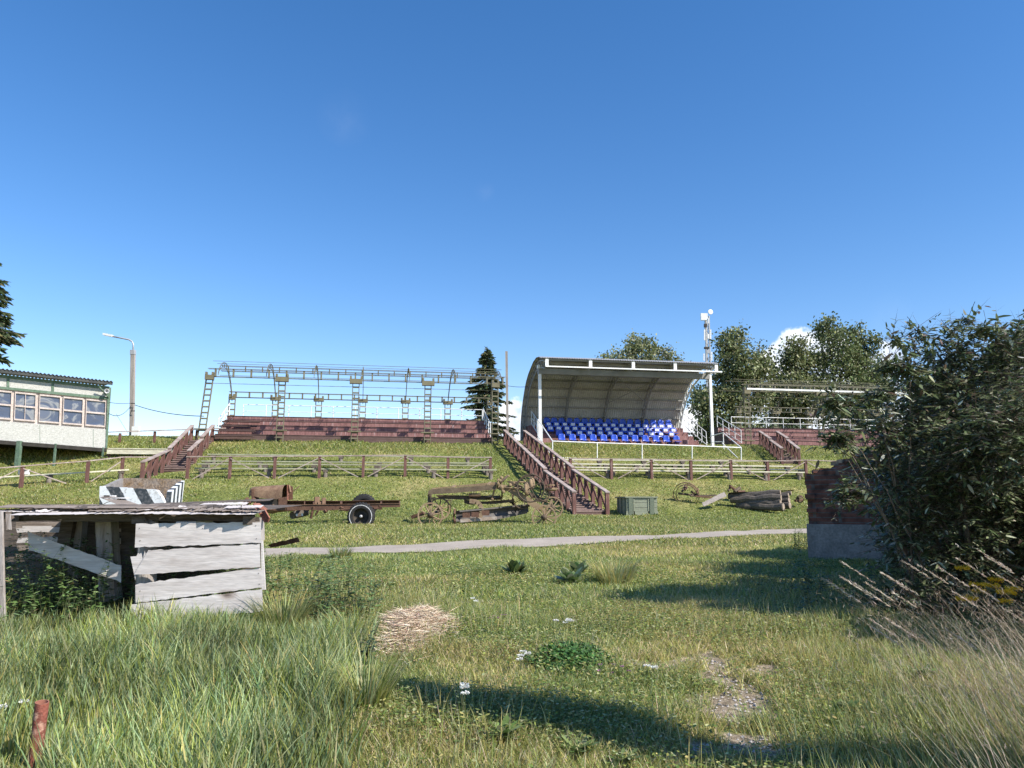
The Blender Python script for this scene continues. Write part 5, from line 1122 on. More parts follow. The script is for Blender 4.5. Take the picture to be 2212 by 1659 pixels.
wall_pts(P0+e2*.27, e2, e1, 2.2, z1_, steps(16, z2_-.1, -3, 1), .26, 'brick_wall', 'brick'); wall_pts(P0+e2*.32-e1*.03, e2, e1, 2.2, zb0, [z1_-.003]*6, .32, 'concrete_base', 'concrete')
for i in range(46):
    t_ = rr_.uniform(.0, 1.9); p = P0+e1*t_+e2*rr_.uniform(.02, .22); zz = float(np.interp(t_/3.4*(len(tl_)-1), range(len(tl_)), tl_)); MB().box(Vector((p.x, p.y, zz+.02)), .24*rr_.uniform(.5, 1), .11, .06, rr_.uniform(0, 3)).build('loose_brick', 'brick' if rr_.random() < .6 else 'moss', ru) if i < 26 else None
for i in range(12):
    q = P0+e1*rr_.uniform(.05, .075)+e2*rr_.uniform(.0, .2); MB().box(Vector((q.x, q.y, rr_.uniform(z1_+.05, z2_-.03))), .16, .10, .07, math.atan2(-.6, .8)).build('loose_brick', 'brick', ru)
a = W(1808, 1006, 13.1); MB().plank(a, W(1862, 985, 13.0), W(1866, 1010, 13.3), W(1815, 1014, 13.5), .06, 6, .01, (0, .06, 0)).build('tilted_slab', 'moss', ru)
MB().box(W(1866, 998, 13.2), .2, .2, .28, .3).build('concrete_block', 'concrete', ru)
# ------------------------------------------------------------------ VEGETATION
def pal(n, cols, wts, var=.18):
    k = rng.choice(len(cols), n, p=np.array(wts)/sum(wts)); c = np.array(cols)[k]*(1+rng.normal(0, var, (n, 1))); return np.clip(c*(1+rng.normal(0, .05, (n, 3))), .004, .9)
FRESH = (.285, .325, .080); PALE = (.43, .46, .23); BLUE = (.24, .32, .15); YEL = (.46, .41, .155); DRY = (.62, .51, .33); DARK = (.12, .18, .05); CLOV = (.17, .235, .065)
def scatter(x0, x1, y0, y1, dens):
    n = int((x1-x0)*(y1-y0)*dens); x = rng.uniform(x0, x1, n); y = rng.uniform(y0, y1, n); return x, y
def infr(x, y, m=.78, pad=1.2): return np.abs(x) < y*m+pad
BLK = []                               # keep-out discs and boxes
def keep(x, y):
    k = ~on_road(x, y)
    u = x*c_+y*s_; v = y*c_-x*s_
    k &= ~((v > VB+.05) & (v < VB+5) & (u > -8.6) & (u < 7.2)); k &= ~((v > V0) & (v < 51) & (u > UA) & (u < UB)); k &= ~((v > VR) & (v < VR+5.5) & (u > 22))
    k &= ~((np.abs(u-(8.95-.083*(v-30.9))) < .62) & (v > 30.5) & (v < 45)); k &= ~((np.abs(u+9.3) < .55) & (v > 39.4) & (v < 45.2))
    return k
def blades(st, x, y, h, w, lean, col, leandir=None, dl=1.0, upj=.35, ts=(0, .4, .75, 1)):
    n = len(x); z = gz(x, y)-.01; a = rng.uniform(0, 2*math.pi, n) if leandir is None else rng.normal(leandir, 1.1, n)
    d = np.stack([np.cos(a)*upj*rng.uniform(.2, 1, n), np.sin(a)*upj*rng.uniform(.2, 1, n), np.ones(n)], 1); d = unit(d)
    b = np.stack([np.cos(a), np.sin(a), -.55*np.ones(n)], 1)*(lean*rng.uniform(.3, 1.2, n)*h)[:, None]
    sa = a+math.pi/2+rng.normal(0, .9, n); s = np.stack([np.cos(sa), np.sin(sa), np.zeros(n)], 1)
    st.add(np.stack([x, y, z], 1), d, h, w, b, s, col, ts=ts)
def tallmask(x, y):
    t = np.clip((-.55-.22*(y-4)-x+.5*(vn(x, y, .9, 9)-.5))/.35, 0, 1)
    return t*np.clip((7.4-y)/.6, 0, 1)
PW_ = [G(930, 1068), G(1430, 1062), G(760, 1062), G(560, 1160)]
PN_ = [(G(1545, 1420), .5, .5), (G(1500, 1330), .6, .7), (G(1500, 1230), 1.2, .9), (G(1020, 1420), .5, .4), (G(1650, 1500), .5, .4), (G(1600, 1640), .7, .3), (G(1250, 1225), 1.6, .8), (G(1000, 1620), .5, .3)]
def yellow(x, y): return np.clip(sum(np.exp(-((x-p.x)/a)**2-((y-p.y)/b)**2)*.75 for p, a, b in PN_)+sum(np.exp(-((x-p.x)/3.2)**2-((y-p.y)/1.3)**2)*.9 for p in PW_)+(vn(x, y, 2.6, 3)*.6+vn(x, y, .7, 4)*.4-.42)*3.2, 0, 1)
gst = ST()
# ring 1 : short turf and herbs
x, y = scatter(-8, 8, 3.0, 8.6, 7500); k = infr(x, y) & keep(x, y) & (rng.random(len(x)) > dirt(x, y)*1.0) & (rng.random(len(x)) > .6*tallmask(x, y)); x, y = x[k], y[k]; n = len(x)
yl_ = yellow(x, y); c = pal(n, [FRESH, CLOV, PALE, BLUE], [4, 3, 2, 1.5]); c2 = pal(n, [YEL, DRY, FRESH], [4, 1.6, 1.5]); m_ = (rng.random(n) < yl_*.85+.16)[:, None]; c = np.where(m_, c2, c)*(.88+.36*vn(x, y, .9, 61))[:, None]
hh = .035+.05*vn(x, y, .5, 6)+.045*vn(x, y, 1.7, 7)
blades(gst, x, y, hh*rng.uniform(.5, 1.4, n), rng.uniform(.0035, .0075, n), .8, c, upj=1.3)
# clover and broad herb leaves in ring 1 and 2
x, y = scatter(-10, 10, 3.0, 12.5, 3600); den = np.clip(vn(x, y, .8, 12)*1.9-.55, .05, 1)*np.clip(1.25-(y-3)/12, .3, 1); k = infr(x, y) & keep(x, y) & (rng.random(len(x)) < den*(1-dirt(x, y))*(1-.7*tallmask(x, y))); x, y = x[k], y[k]; n = len(x)
z = gz(x, y)+.03+.05*rng.random(n); a = rng.uniform(0, 6.28, n); d = unit(np.stack([np.cos(a), np.sin(a), rng.uniform(-.1, .5, n)], 1)); s = unit(np.cross(d, np.array([0, 0, 1.])+.5*rdir(n)))
gst.add(np.stack([x, y, z], 1), d, rng.uniform(.010, .026, n)*(1+y*.05), rng.uniform(.006, .013, n)*(1+y*.06), np.array([0, 0, -.015]), s, pal(n, [CLOV, DARK, PALE, FRESH, YEL], [3, 1.6, 1.6, 2, 1]), prof=(.4, 1.1, .9))
# tall pale grass, lower left
x, y = scatter(-7, 1.2, 3.1, 7.6, 3000); k = infr(x, y) & (rng.random(len(x)) < tallmask(x, y)) & keep(x, y) & ~((np.abs(x+2.35) < 1.9) & (y > 6.55)) & ~((np.abs(x/y+.622) < .05) & (y < 4.1) & (y > 3.0) & (rng.random(len(x)) < .97)); x, y = x[k], y[k]; n = len(x)
blades(gst, x, y, rng.uniform(.13, .36, n)*(.38+1.05*vn(x, y, .55, 14)), rng.uniform(.005, .012, n), .85, pal(n, [PALE, BLUE, FRESH, YEL, (.30, .40, .20), DARK], [2.6, 2.0, 3.8, .9, 2.6, 1.4], .24)*(.62+.7*vn(x, y, .45, 44))[:, None], leandir=2.6 if False else None, upj=.3)
x, y = scatter(-6, 6.5, 3.1, 9, 260); q = vn(x, y, .7, 21); k = infr(x, y) & keep(x, y) & (q > .55) & (rng.random(len(x)) > dirt(x, y)*2); x, y = x[k], y[k]; n = len(x)
blades(gst, x, y, rng.uniform(.10, .24, n), rng.uniform(.003, .006, n), .6, pal(n, [PALE, FRESH, YEL, DRY], [3, 2, 1.5, .8]))
# right hand wind-blown longer grass
x, y = scatter(1.2, 9, 3.6, 8.6, 2300); q = np.clip((x-.40*y+.35+.7*(vn(x, y, .8, 31)-.5))/.5, 0, 1); k = infr(x, y) & keep(x, y) & (rng.random(len(x)) < q); x, y = x[k], y[k]; n = len(x)
blades(gst, x, y, rng.uniform(.07, .21, n)*(.5+.8*vn(x, y, .6, 33)), rng.uniform(.0035, .008, n), .9, pal(n, [FRESH, PALE, YEL, BLUE], [3, 2.2, 1.8, 1.3]), leandir=2.9, upj=.5)
# ring 2
x, y = scatter(-13, 13, 8.4, 16.5, 2000); k = infr(x, y, .74) & keep(x, y) & (rng.random(len(x)) < np.clip(1.25-(y-8.4)/14, .4, 1)); x, y = x[k], y[k]; n = len(x)
yl_ = yellow(x, y); c = pal(n, [FRESH, CLOV, PALE, BLUE], [4, 2.5, 2, 1]); c2 = pal(n, [YEL, DRY, FRESH], [4, 1.2, 2]); m_ = (rng.random(n) < yl_*.85+.16)[:, None]; c = np.where(m_, c2, c)*(.90+.36*vn(x, y, 1.1, 61))[:, None]
blades(gst, x, y, (.04+.08*vn(x, y, .8, 7))*rng.uniform(.5, 1.5, n), rng.uniform(.008, .017, n), .8, c, upj=1.3)
o = gst.build('foreground_grass', 'grass'); tag(o, kind='stuff')
gst = ST()
# ring 3 and the slope
x, y = scatter(-24, 24, 16.3, 31, 520); k = infr(x, y, .74) & keep(x, y); x, y = x[k], y[k]; n = len(x)
yl_ = yellow(x*.6, y*.4); c = pal(n, [FRESH, CLOV, PALE], [4, 2.5, 2]); c2 = pal(n, [YEL, DRY, FRESH], [4, .8, 2]); m_ = (rng.random(n) < yl_*.6+.12)[:, None]; c = np.where(m_, c2, c)
c = c*.96
blades(gst, x, y, (.07+.10*vn(x, y, 1.2, 7))*rng.uniform(.5, 1.5, n)*.7, rng.uniform(.015, .035, n), .8, c, upj=1.5)
x, y = scatter(-33, 36, 29, 56, 200); v_ = y*c_-x*s_; k = infr(x, y, .74) & keep(x, y) & (v_ < 51.5); x, y = x[k], y[k]; v_ = v_[k]; n = len(x)
yl_ = yellow(x*.5, y*.4); c = pal(n, [FRESH, CLOV, PALE], [4.5, 2.5, 2]); c2 = pal(n, [YEL, DRY, FRESH], [4, .6, 2]); m_ = (rng.random(n) < yl_*.5+.12)[:, None]; c = np.where(m_, c2, c)
c = c*.95; tall = np.where((v_ > 42.2) & (v_ < 45.4), 1.9, 1.0)
blades(gst, x, y, (.05+.07*vn(x, y, 1.5, 7))*rng.uniform(.5, 1.4, n)*tall, rng.uniform(.025, .055, n), .8, c, upj=1.4)
o = gst.build('hillside_grass', 'grass'); tag(o, kind='stuff')
mb = MB(); rg = random.Random(2)
for (a, b, rx, ry) in dirt_spots:
    for i in range(70):
        x = a+rg.gauss(0, rx*.7); y = b+rg.gauss(0, ry*.7); r = rg.uniform(.004, .013)
        if float(dirt(np.array([x]), np.array([y]))[0]) < .25: continue
        z = g(x, y)+r*.3; mb.add([(x-r*1.2, y-r*.4, z), (x-r*.3, y-r, z), (x+r, y-r*.5, z), (x+r*.9, y+r*.8, z), (x-r*.6, y+r*.9, z), (x+r*.1, y, z+r*.8)], [(0, 1, 5), (1, 2, 5), (2, 3, 5), (3, 4, 5), (4, 0, 5)])
tag(mb.build('gravel', 'concrete_pale'), kind='stuff')
# weeds along the structures: dark leafy stems (nettles)
def leafy(st, sx, stx, bases, hts, leaf, per, cols, wts, droop=.4, wfac=.38, spread=.25):
    B = []; Dd = []; Ln = []; Bn = []; Sd = []
    for b, h in zip(bases, hts):
        lx_, ly_ = rng.normal(0, spread*h, 2); m = int(per*h/.5)
        t = rng.random(m)**.8; p = np.array(b)[None]+np.stack([lx_*t*t, ly_*t*t, h*t], 1); a = rng.uniform(0, 6.28, m)
        d = unit(np.stack([np.cos(a), np.sin(a), rng.uniform(-.2, .5, m)], 1)); B.append(p); Dd.append(d); Ln.append(leaf*rng.uniform(.6, 1.3, m)*(1.15-.6*t)); Bn.append(np.stack([np.zeros(m), np.zeros(m), -droop*leaf*np.ones(m)], 1)); Sd.append(unit(np.cross(d, np.array([0, 0, 1.])+.35*rdir(m))))
        stx.add([b], unit(np.array([[lx_*.3, ly_*.3, h]])), h, .006, [[lx_*.7, ly_*.7, 0]], [[1, 0, 0]], [(.12, .13, .06)])
    B = np.concatenate(B); L = np.concatenate(Ln); sx.add(B, np.concatenate(Dd), L, L*wfac, np.concatenate(Bn), np.concatenate(Sd), pal(len(B), cols, wts), prof=(.5, 1.0, .7))
nst = ST(); bs, hs2 = [], []
for (x0, x1, y0, y1, n, h0, h1) in ((-4.9, -3.4, 6.2, 6.9, 70, .25, .5), (-4.8, -3.3, 6.7, 7.6, 120, .4, .85), (-2.75, -2.1, 6.8, 7.5, 35, .3, .6), (-3.4, -2.3, 7.0, 7.8, 70, .3, .75), (-2.0, -1.3, 6.95, 8.0, 60, .3, .6), (-5.2, -1.9, 8.2, 8.9, 60, .3, .6)):
    for i in range(n): x = rng.uniform(x0, x1); y = rng.uniform(y0, y1); bs.append((x, y, g(x, y)-.02)); hs2.append(rng.uniform(h0, h1))
leafy(nst, nst, nst, bs, hs2, .075, 30, [(.10, .17, .05), (.15, .23, .08), (.22, .30, .14), (.25, .20, .11)], [4, 4, 2, .7])
o = nst.build('weeds', 'leaf'); tag(o, kind='stuff')
def plant(name, label, cat, st, base, m='leaf', group=None):
    t = T(name, label, cat, base, group); st.build('foliage', m, t); return t
# tussocks
def tussock(label, p, n, h, r, cols=(PALE, FRESH, YEL, DARK), wts=(4, 3, 2, 2), lean=.9, group='grass tussocks', w=.007):
    s = ST(); a = rng.uniform(0, 6.28, n); rr = r*.35*np.sqrt(rng.random(n)); x = p.x+np.cos(a)*rr; y = p.y+np.sin(a)*rr
    aa = a+rng.normal(0, .4, n); L = h*rng.uniform(.5, 1.15, n); d = unit(np.stack([np.cos(aa)*.45, np.sin(aa)*.45, np.ones(n)], 1)); b = np.stack([np.cos(aa), np.sin(aa), -.8*np.ones(n)], 1)*(lean*.55*L*rng.uniform(.4, 1.2, n))[:, None]
    sa = aa+1.57; s.add(np.stack([x, y, gz(x, y)-.01], 1), d, L, w*rng.uniform(.6, 1.3, n), b, np.stack([np.cos(sa), np.sin(sa), 0*sa], 1), pal(n, list(cols), list(wts))); s_ = plant('grass_tussock', label, 'grass tussock', s, p, 'grass', group); return s_
tussock('large arching grass tussock in front of the shed right corner', G(610, 1372), 620, .44, .34)
tussock('dark upright grass tussock against the bottom shed plank', G(470, 1385), 420, .34, .36, cols=(BLUE, DARK, FRESH), wts=(3, 3, 2))
tussock('grass tussock at the left edge of the path end', G(735, 1212), 300, .30, .35, w=.012); tussock('pale grass tussock between the burdock and the bush shadow', G(1328, 1262), 420, .40, .55, w=.011, cols=(PALE, YEL, FRESH), wts=(4, 3, 2))
tussock('tall pale tussock right of the tall grass', G(790, 1530), 380, .36, .3)
# straw heap
c0 = G(885, 1362); s = ST(); n = 8200; a = rng.uniform(0, 6.28, n); rr = np.sqrt(rng.random(n))*np.where(rng.random(n) < .10, rng.uniform(1, 1.7, n), 1); ex = rng.normal(0, .10, n)
x = c0.x+np.cos(a)*rr*.27*(1+.35*np.sin(3*a+1))+ex*.2; y = c0.y+np.sin(a)*rr*.85*(1+.25*np.sin(2*a))+ex*.5; x = x-.06*(y-c0.y)+.03; hz = .13*np.clip(1-rr**2, 0, 1)
z = gz(x, y)+hz*rng.random(n)**.4+.025; aa = rng.uniform(0, 6.28, n); d = unit(np.stack([np.cos(aa), np.sin(aa), rng.normal(.02, .18, n)], 1)); sd = unit(np.cross(d, np.array([0, 0, 1.])+.8*rdir(n)))
s.add(np.stack([x, y, z], 1), d, rng.uniform(.05, .17, n), rng.uniform(.0035, .007, n), .012*rdir(n), sd, pal(n, [(.66, .53, .38), (.48, .36, .25), (.76, .65, .49), (.26, .18, .11)], [4, 3, 3, 1.2]))
plant('straw_heap', 'heap of pale pink dry straw lying in the short grass', 'straw heap', s, c0, 'straw')
# burdocks, dark clover clump, thistle
def rosette(st, p, n, L, wf, cols, wts, up=(.15, .9), pr=(.55, 1.0, .8), droop=.35):
    a = rng.uniform(0, 6.28, n); u_ = rng.uniform(*up, n); d = unit(np.stack([np.cos(a), np.sin(a), u_], 1)); LL = L*rng.uniform(.55, 1.15, n); r_ = .25*L*rng.random(n)
    s_ = unit(np.cross(d, np.array([0, 0, 1.])+.2*rdir(n))); st.add(np.array([p.x, p.y, p.z+.02])+np.stack([np.cos(a)*r_, np.sin(a)*r_, u_*L*.35*rng.random(n)], 1), d, LL, LL*wf, np.stack([0*a, 0*a, -droop*LL], 1), s_, pal(n, cols, wts), prof=pr)
BD = [(.22, .30, .14), (.15, .23, .08), (.33, .38, .23)]
s = ST(); rosette(s, G(1112, 1246), 60, .19, .5, [(.16, .22, .08), (.26, .26, .11), (.10, .15, .05)], [3, 2, 2], up=(.4, 1.6)); plant('burdock', 'upright yellowish burdock plant in the short grass', 'weed', s, G(1112, 1246))
s = ST(); rosette(s, G(1232, 1262), 60, .19, .5, BD, [3, 2, 3], up=(.2, 1.2)); rosette(s, G(1250, 1246), 26, .20, .5, BD, [3, 2, 3], up=(.6, 1.6)); plant('burdock', 'wide pale green burdock plant with lobed leaves', 'weed', s, G(1235, 1260))
for (px, py, L, lab) in ((1085, 1600, .17, 'small broad leaved weed left of the foreground shadow edge'), (1250, 1632, .14, 'broad leaved dock plant below the foreground shadow'), (1875, 1605, .15, 'dock plant among the dry grass at the right'), (1990, 1470, .2, 'pale broad leaves in the long grass by the bush'), (1820, 1545, .16, 'narrow leaved dock at the edge of the trodden earth'), (1345, 1655, .13, 'broad leaved weed at the bottom edge beside the shadow')):
    s = ST(); p = G(px, py); rosette(s, p, 34, L*.72, .34, [(.20, .28, .10), (.13, .20, .06), (.30, .33, .18)], [3, 3, 1], up=(.05, .7), droop=.6); plant('dock_plant', lab, 'weed', s, p, group='broad leaved weeds')
c0 = G(1240, 1425); s = ST(); n = 2600; a = rng.uniform(0, 6.28, n); rr = np.sqrt(rng.random(n)); rr = rr*(.7+.6*vn(np.cos(a)*2, np.sin(a)*2, 1, 3)); x = c0.x+np.cos(a)*rr*.30; y = c0.y+np.sin(a)*rr*.45; z = gz(x, y)+.02+.07*np.clip(1-rr**2, 0, 1)*rng.random(n)**.5; aa = rng.uniform(0, 6.28, n)
d = unit(np.stack([np.cos(aa), np.sin(aa), rng.uniform(0, .9, n)], 1)); s.add(np.stack([x, y, z], 1), d, .030, .022, [0, 0, -.01], unit(np.cross(d, np.array([0, 0, 1.])+.4*rdir(n))), pal(n, [(.07, .16, .04), (.11, .23, .06), (.05, .11, .03)], [3, 2, 2]), prof=(.5, 1, .9))
plant('clover_clump', 'low dark green clover clump right of the straw heap', 'clover', s, c0)
def stemplant(name, label, px, py, h, nst_, leafL, cols, wts, group=None, sp=.08, m='leaf', flower=None, per=36, cat='weed'):
    p = G(px, py); s = ST(); bb = []; hh = []
    for i in range(nst_): x = p.x+rng.normal(0, sp); y = p.y+rng.normal(0, sp); bb.append((x, y, g(x, y))); hh.append(h*rng.uniform(.7, 1.1))
    leafy(s, s, s, bb, hh, leafL, per, cols, wts, spread=.12); t = plant(name, label, cat, s, p, m, group)
    if flower:
        f = ST(); col, nf, fr_ = flower
        for (x, y, z), h_ in zip(bb, hh):
            n = nf; a = rng.uniform(0, 6.28, n); rr = fr_*np.sqrt(rng.random(n)); d = unit(np.stack([np.cos(a)*.9, np.sin(a)*.9, .5+0*a], 1)); f.add(np.stack([x+np.cos(a)*rr, y+np.sin(a)*rr, z+h_+rng.normal(0, fr_*.15, n)], 1), d, .008, .007, [0, 0, 0], unit(np.cross(d, rdir(n))), pal(n, [col], [1], .1), prof=(.7, 1, .8))
        tag(f.build('flower_heads', 'petal', t), kind='stuff')
    return t
stemplant('thistle', 'dark upright leafy weed left of the straw heap', 785, 1440, .27, 4, .06, [(.035, .06, .03), (.06, .09, .045)], [2, 1], sp=.03, per=60)
YA = [(.10, .15, .06), (.16, .20, .10)]; WH = (.80, .80, .76)
for (px, py, h, k, lab) in ((1130, 1452, .16, 4, 'white yarrow flowers right below the straw heap'), (1000, 1570, .22, 3, 'white yarrow growing at the left end of the foreground shadow'), (388, 1385, .14, 5, 'white yarrow at the foot of the bottom shed plank'), (1215, 1362, .09, 5, 'small white flowers right of the straw heap'), (775, 1385, .10, 3, 'small white flowers left of the straw heap'), (1030, 1318, .10, 2, 'single pale flower above the straw heap'), (1400, 1470, .10, 3, 'small white flowers beside the trodden earth'), (20, 1590, .2, 2, 'white flowers in tall grass at the left edge')):
    stemplant('yarrow', lab, px, py, h, k, .03, YA, [1, 1], 'white meadow flowers', .05, flower=(WH, 60, .022), per=20, cat='flower')
for (px, py, lab) in ((1335, 1462, 'pink clover flowers near the trodden earth'), (850, 1352, 'faint purple flowers left of the straw heap'), (1075, 1345, 'purple flowers right of the straw heap')):
    stemplant('red_clover', lab, px, py, .07, 6, .03, YA, [1, 1], 'pink meadow flowers', .08, flower=((.42, .20, .36), 30, .010), per=16, cat='flower')
stemplant('goldenrod', 'yellow goldenrod in the tall grass at the right edge', 2150, 1400, .55, 11, .06, YA, [2, 1], None, .10, flower=((.85, .50, .03), 260, .055), per=40, cat='flower')
# dry wind-bent grass at the lower right
s = ST(); n = 1900; x = rng.uniform(1.9, 4.6, n); y = rng.uniform(3.3, 5.6, n); k = (x > .60*y+rng.normal(0, .12, n)-.12) & (y < 5.1); x, y = x[k], y[k]; n = len(x)
L = rng.uniform(.45, 1.05, n); a = rng.normal(math.pi-.12, .65, n); d = unit(np.stack([np.cos(a)*rng.uniform(.1, .75, n), np.sin(a)*.35, np.ones(n)], 1)); b = np.stack([np.cos(a), np.sin(a)*.5, -.22*np.ones(n)], 1)*(L*rng.uniform(.25, .7, n))[:, None]; sa = a+1.57
s.add(np.stack([x, y, gz(x, y)], 1), d, L, rng.uniform(.0025, .0045, n), b, np.stack([np.cos(sa), np.sin(sa), 0*sa], 1), pal(n, [(.55, .45, .32), (.42, .33, .21), (.62, .54, .42), (.22, .27, .13)], [4, 3, 3, 2]), ts=(0, .4, .75, 1))
m_ = 9000; i = rng.integers(0, n, m_); t_ = rng.uniform(.72, 1, m_); q = np.stack([x, y, gz(x, y)], 1)[i]+d[i]*(L[i]*t_)[:, None]+b[i]*(t_**2)[:, None]
s.add(q+.012*rdir(m_), unit(d[i]+.9*rdir(m_)), rng.uniform(.015, .045, m_), .0022, [0, 0, -.004], rdir(m_), pal(m_, [(.50, .38, .28), (.62, .52, .42), (.36, .25, .19)], [3, 3, 2]))
o = s.build('dry_grass', 'grass'); tag(o, kind='stuff')
s = ST(); n = 46; x = rng.uniform(2.35, 4.2, n); y = rng.uniform(3.9, 5.4, n); k = x > .62*y-.05; x, y = x[k], y[k]; n = len(x); L = rng.uniform(.85, 1.2, n); a = rng.normal(math.pi-.1, .15, n); d = unit(np.stack([np.cos(a)*.5, np.sin(a)*.3, np.ones(n)], 1)); b = np.stack([np.cos(a), 0*a, -.18*np.ones(n)], 1)*(L*.4)[:, None]
P0_ = np.stack([x, y, gz(x, y)], 1); s.add(P0_, d, L, .004, b, [0, 1, 0], pal(n, [(.6, .5, .38)], [1])); ii_ = np.repeat(np.arange(n), 70); t_ = rng.uniform(.86, 1, len(ii_)); q = P0_[ii_]+d[ii_]*(L[ii_]*t_)[:, None]+b[ii_]*(t_**2)[:, None]
tg = unit(d[ii_]+b[ii_]*2); s.add(q, unit(tg+.5*rdir(len(ii_))), .022, .004, [0, 0, 0], rdir(len(ii_)), pal(len(ii_), [(.66, .56, .46), (.5, .4, .3)], [2, 1]))
o = s.build('seeding_grass', 'grass'); tag(o, kind='stuff')
# ------------------------------------------------------------------ THE BIG BUSH on the right
def bushy(name, label, cat, lobes, Y, base, n_leaf, L, cols, wts, m='shrubleaf', pinn=11, dense=1.0, stem_r=.035, droop=.5, trunks=9, tw=.32, inner=.35, wf=.30, group=None):
    t = T(name, label, cat, base, group); st = ST(); tot = sum(a*b for _, _, a, b, *_ in lobes); tips = []
    for (px, py, rx, ry, *rest) in lobes:
        dY = rest[0] if rest else 0.0; c = W(px, py, Y+dY); sx_, sz = rx*(Y+dY)/F, ry*(Y+dY)/F; sy = min(sx_, sz)*1.0+.05; k = max(3, int(n_leaf/pinn*(rx*ry)/tot))
        d = rdir(k); r = (inner+(1-inner)*rng.random(k)**.45)[:, None]*(1+.16*rng.normal(size=(k, 1))); p = np.array(c)+d*r*np.array([sx_, sy, sz])
        p = p[p[:, 2] > np.array([g(a, b) for a, b in p[:, :2]])+.08]; k = len(p); od = unit(np.array([p[:, 0]-c.x, p[:, 1]-c.y, (p[:, 2]-c.z)*.6+.35*sz]).T+.35*rdir(k)); tips.append((p, od))
    P = np.concatenate([a for a, _ in tips]); O = np.concatenate([b for _, b in tips]); k = len(P)
    # twigs
    tl = tw*rng.uniform(.6, 1.3, k); st_t = ST(); st_t.add(P-O*tl[:, None]*.5, O, tl*1.3, .005, np.stack([0*tl, 0*tl, -.12*tl], 1), unit(np.cross(O, rdir(k))), pal(k, [(.09, .065, .05), (.13, .10, .08)], [1, 1]), prof=(1, .8, .6))
    i = np.repeat(np.arange(k), pinn); n = len(i); q = rng.random(n); sgn = rng.choice([-1, 1], n); pos = P[i]+O[i]*(tl[i]*(q-.4))[:, None]; pos[:, 2] -= .12*tl[i]*q*q
    sdv = unit(np.cross(O[i], np.array([0, 0, 1.])+.3*rdir(n))); d = unit(O[i]*.55+sdv*sgn[:, None]*.8+.35*rdir(n)+np.array([0, 0, -.3])); LL = L*rng.uniform(.4, 1.4, n)
    sd = unit(np.cross(d, np.array([0, 0, 1.])+.55*rdir(n))); st.add(pos, d, LL, LL*wf, np.stack([0*LL, 0*LL, -droop*LL], 1), sd, pal(n, cols, wts), prof=(.55, 1.0, .62), ts=(0, .35, .72, 1))
    st.build('leaves', m, t); tw_ = st_t.build('twigs', 'leaf', t)
    mb = MB(); r0 = random.Random(4)
    for j in range(trunks):
        e = P[r0.randrange(k)]; b0 = Vector(base)+Vector((r0.uniform(-.25, .25), r0.uniform(-.2, .2), -.1)); e = Vector(e); mid = b0.lerp(e, .5)+Vector((r0.uniform(-.15, .15), 0, .22*(e-b0).length*.6))
        pts = []
        for a in range(9): u = a/8; pts.append(b0*(1-u)**2+mid*2*u*(1-u)+e*u*u+Vector((r0.uniform(-.02, .02), r0.uniform(-.02, .02), 0))*(a % 8 > 0))
        mb.tube(pts, [stem_r*(1-.8*a/8) for a in range(9)], 6)
    mb.build('stems', 'twig', t, True); return t
BC = [(.065, .095, .042), (.13, .165, .08), (.27, .31, .17), (.17, .125, .095), (.58, .60, .47)]; BW = [4, 3.5, 2, 1.1, 1.1]  # mixed at random: pale tones imitate leaf highlights, dark ones the shaded interior
lob = [(2035, 770, 60, 50), (2110, 760, 70, 60), (2000, 850, 70, 60), (1950, 905, 50, 45), (2090, 860, 110, 90), (2240, 830, 120, 120), (1905, 955, 55, 45), (2010, 980, 110, 90), (2150, 1010, 130, 120), (2280, 1000, 120, 170),
       (1975, 1080, 80, 80), (2080, 1150, 130, 110), (2200, 1200, 120, 120), (1985, 1205, 80, 80), (1850, 900, 34, 22), (1968, 1300, 60, 50), (2090, 1310, 110, 70), (2290, 1250, 110, 160), (1862, 1010, 34, 26), (1985, 745, 20, 20), (2195, 745, 50, 36), (2050, 715, 18, 20), (2125, 712, 18, 20), (2400, 900, 150, 160), (2400, 1150, 160, 200), (1925, 1120, 30, 30), (1915, 1310, 36, 40, .6),
       (2000, 1335, 80, 60, -.3), (2130, 1340, 100, 60, -.4), (2240, 1350, 90, 60, -.4), (2130, 960, 100, 100, -.7), (2230, 880, 80, 80, -.8)]
bushy('leafy_bush', 'big dark bush with drooping glossy leaves filling the right edge', 'bush', lob, 7.6, W(2120, 1320, 7.9), 66000, .072, BC, BW, trunks=24, stem_r=.022)
lobR = [(2040, 930, 90, 110, 2.0), (2100, 880, 110, 120, 2.6), (2060, 1100, 90, 120, 1.8), (2160, 1080, 150, 170, 2.4), (2110, 930, 110, 130, 4.0), (2230, 960, 120, 200, 5.0), (2120, 1060, 110, 120, 4.2), (2330, 900, 150, 190, 2.2), (2330, 1120, 150, 150, 2.4), (2350, 850, 150, 170, 3.6), (2300, 1060, 150, 130, 3.8), (2230, 1100, 120, 130, 3.2), (2640, 1010, 200, 170, -1.9), (2540, 1120, 120, 110, -1.0), (2220, 850, 120, 130, 1.7), (2310, 780, 130, 110, 1.4), (1965, 1010, 70, 90, 2.2), (1990, 1120, 70, 70, 1.9), (1960, 1000, 60, 80, 1.2)]  # rear and off-frame lobes added to close gaps in the ground shadow
bushy('leafy_bush', 'rear and outer mass of the big bush, added to fill its ground shadow', 'bush', lobR, 7.6, W(2300, 1300, 9.8), 58000, .15, BC, BW, trunks=14, stem_r=.03, pinn=14, tw=.4, inner=.1)
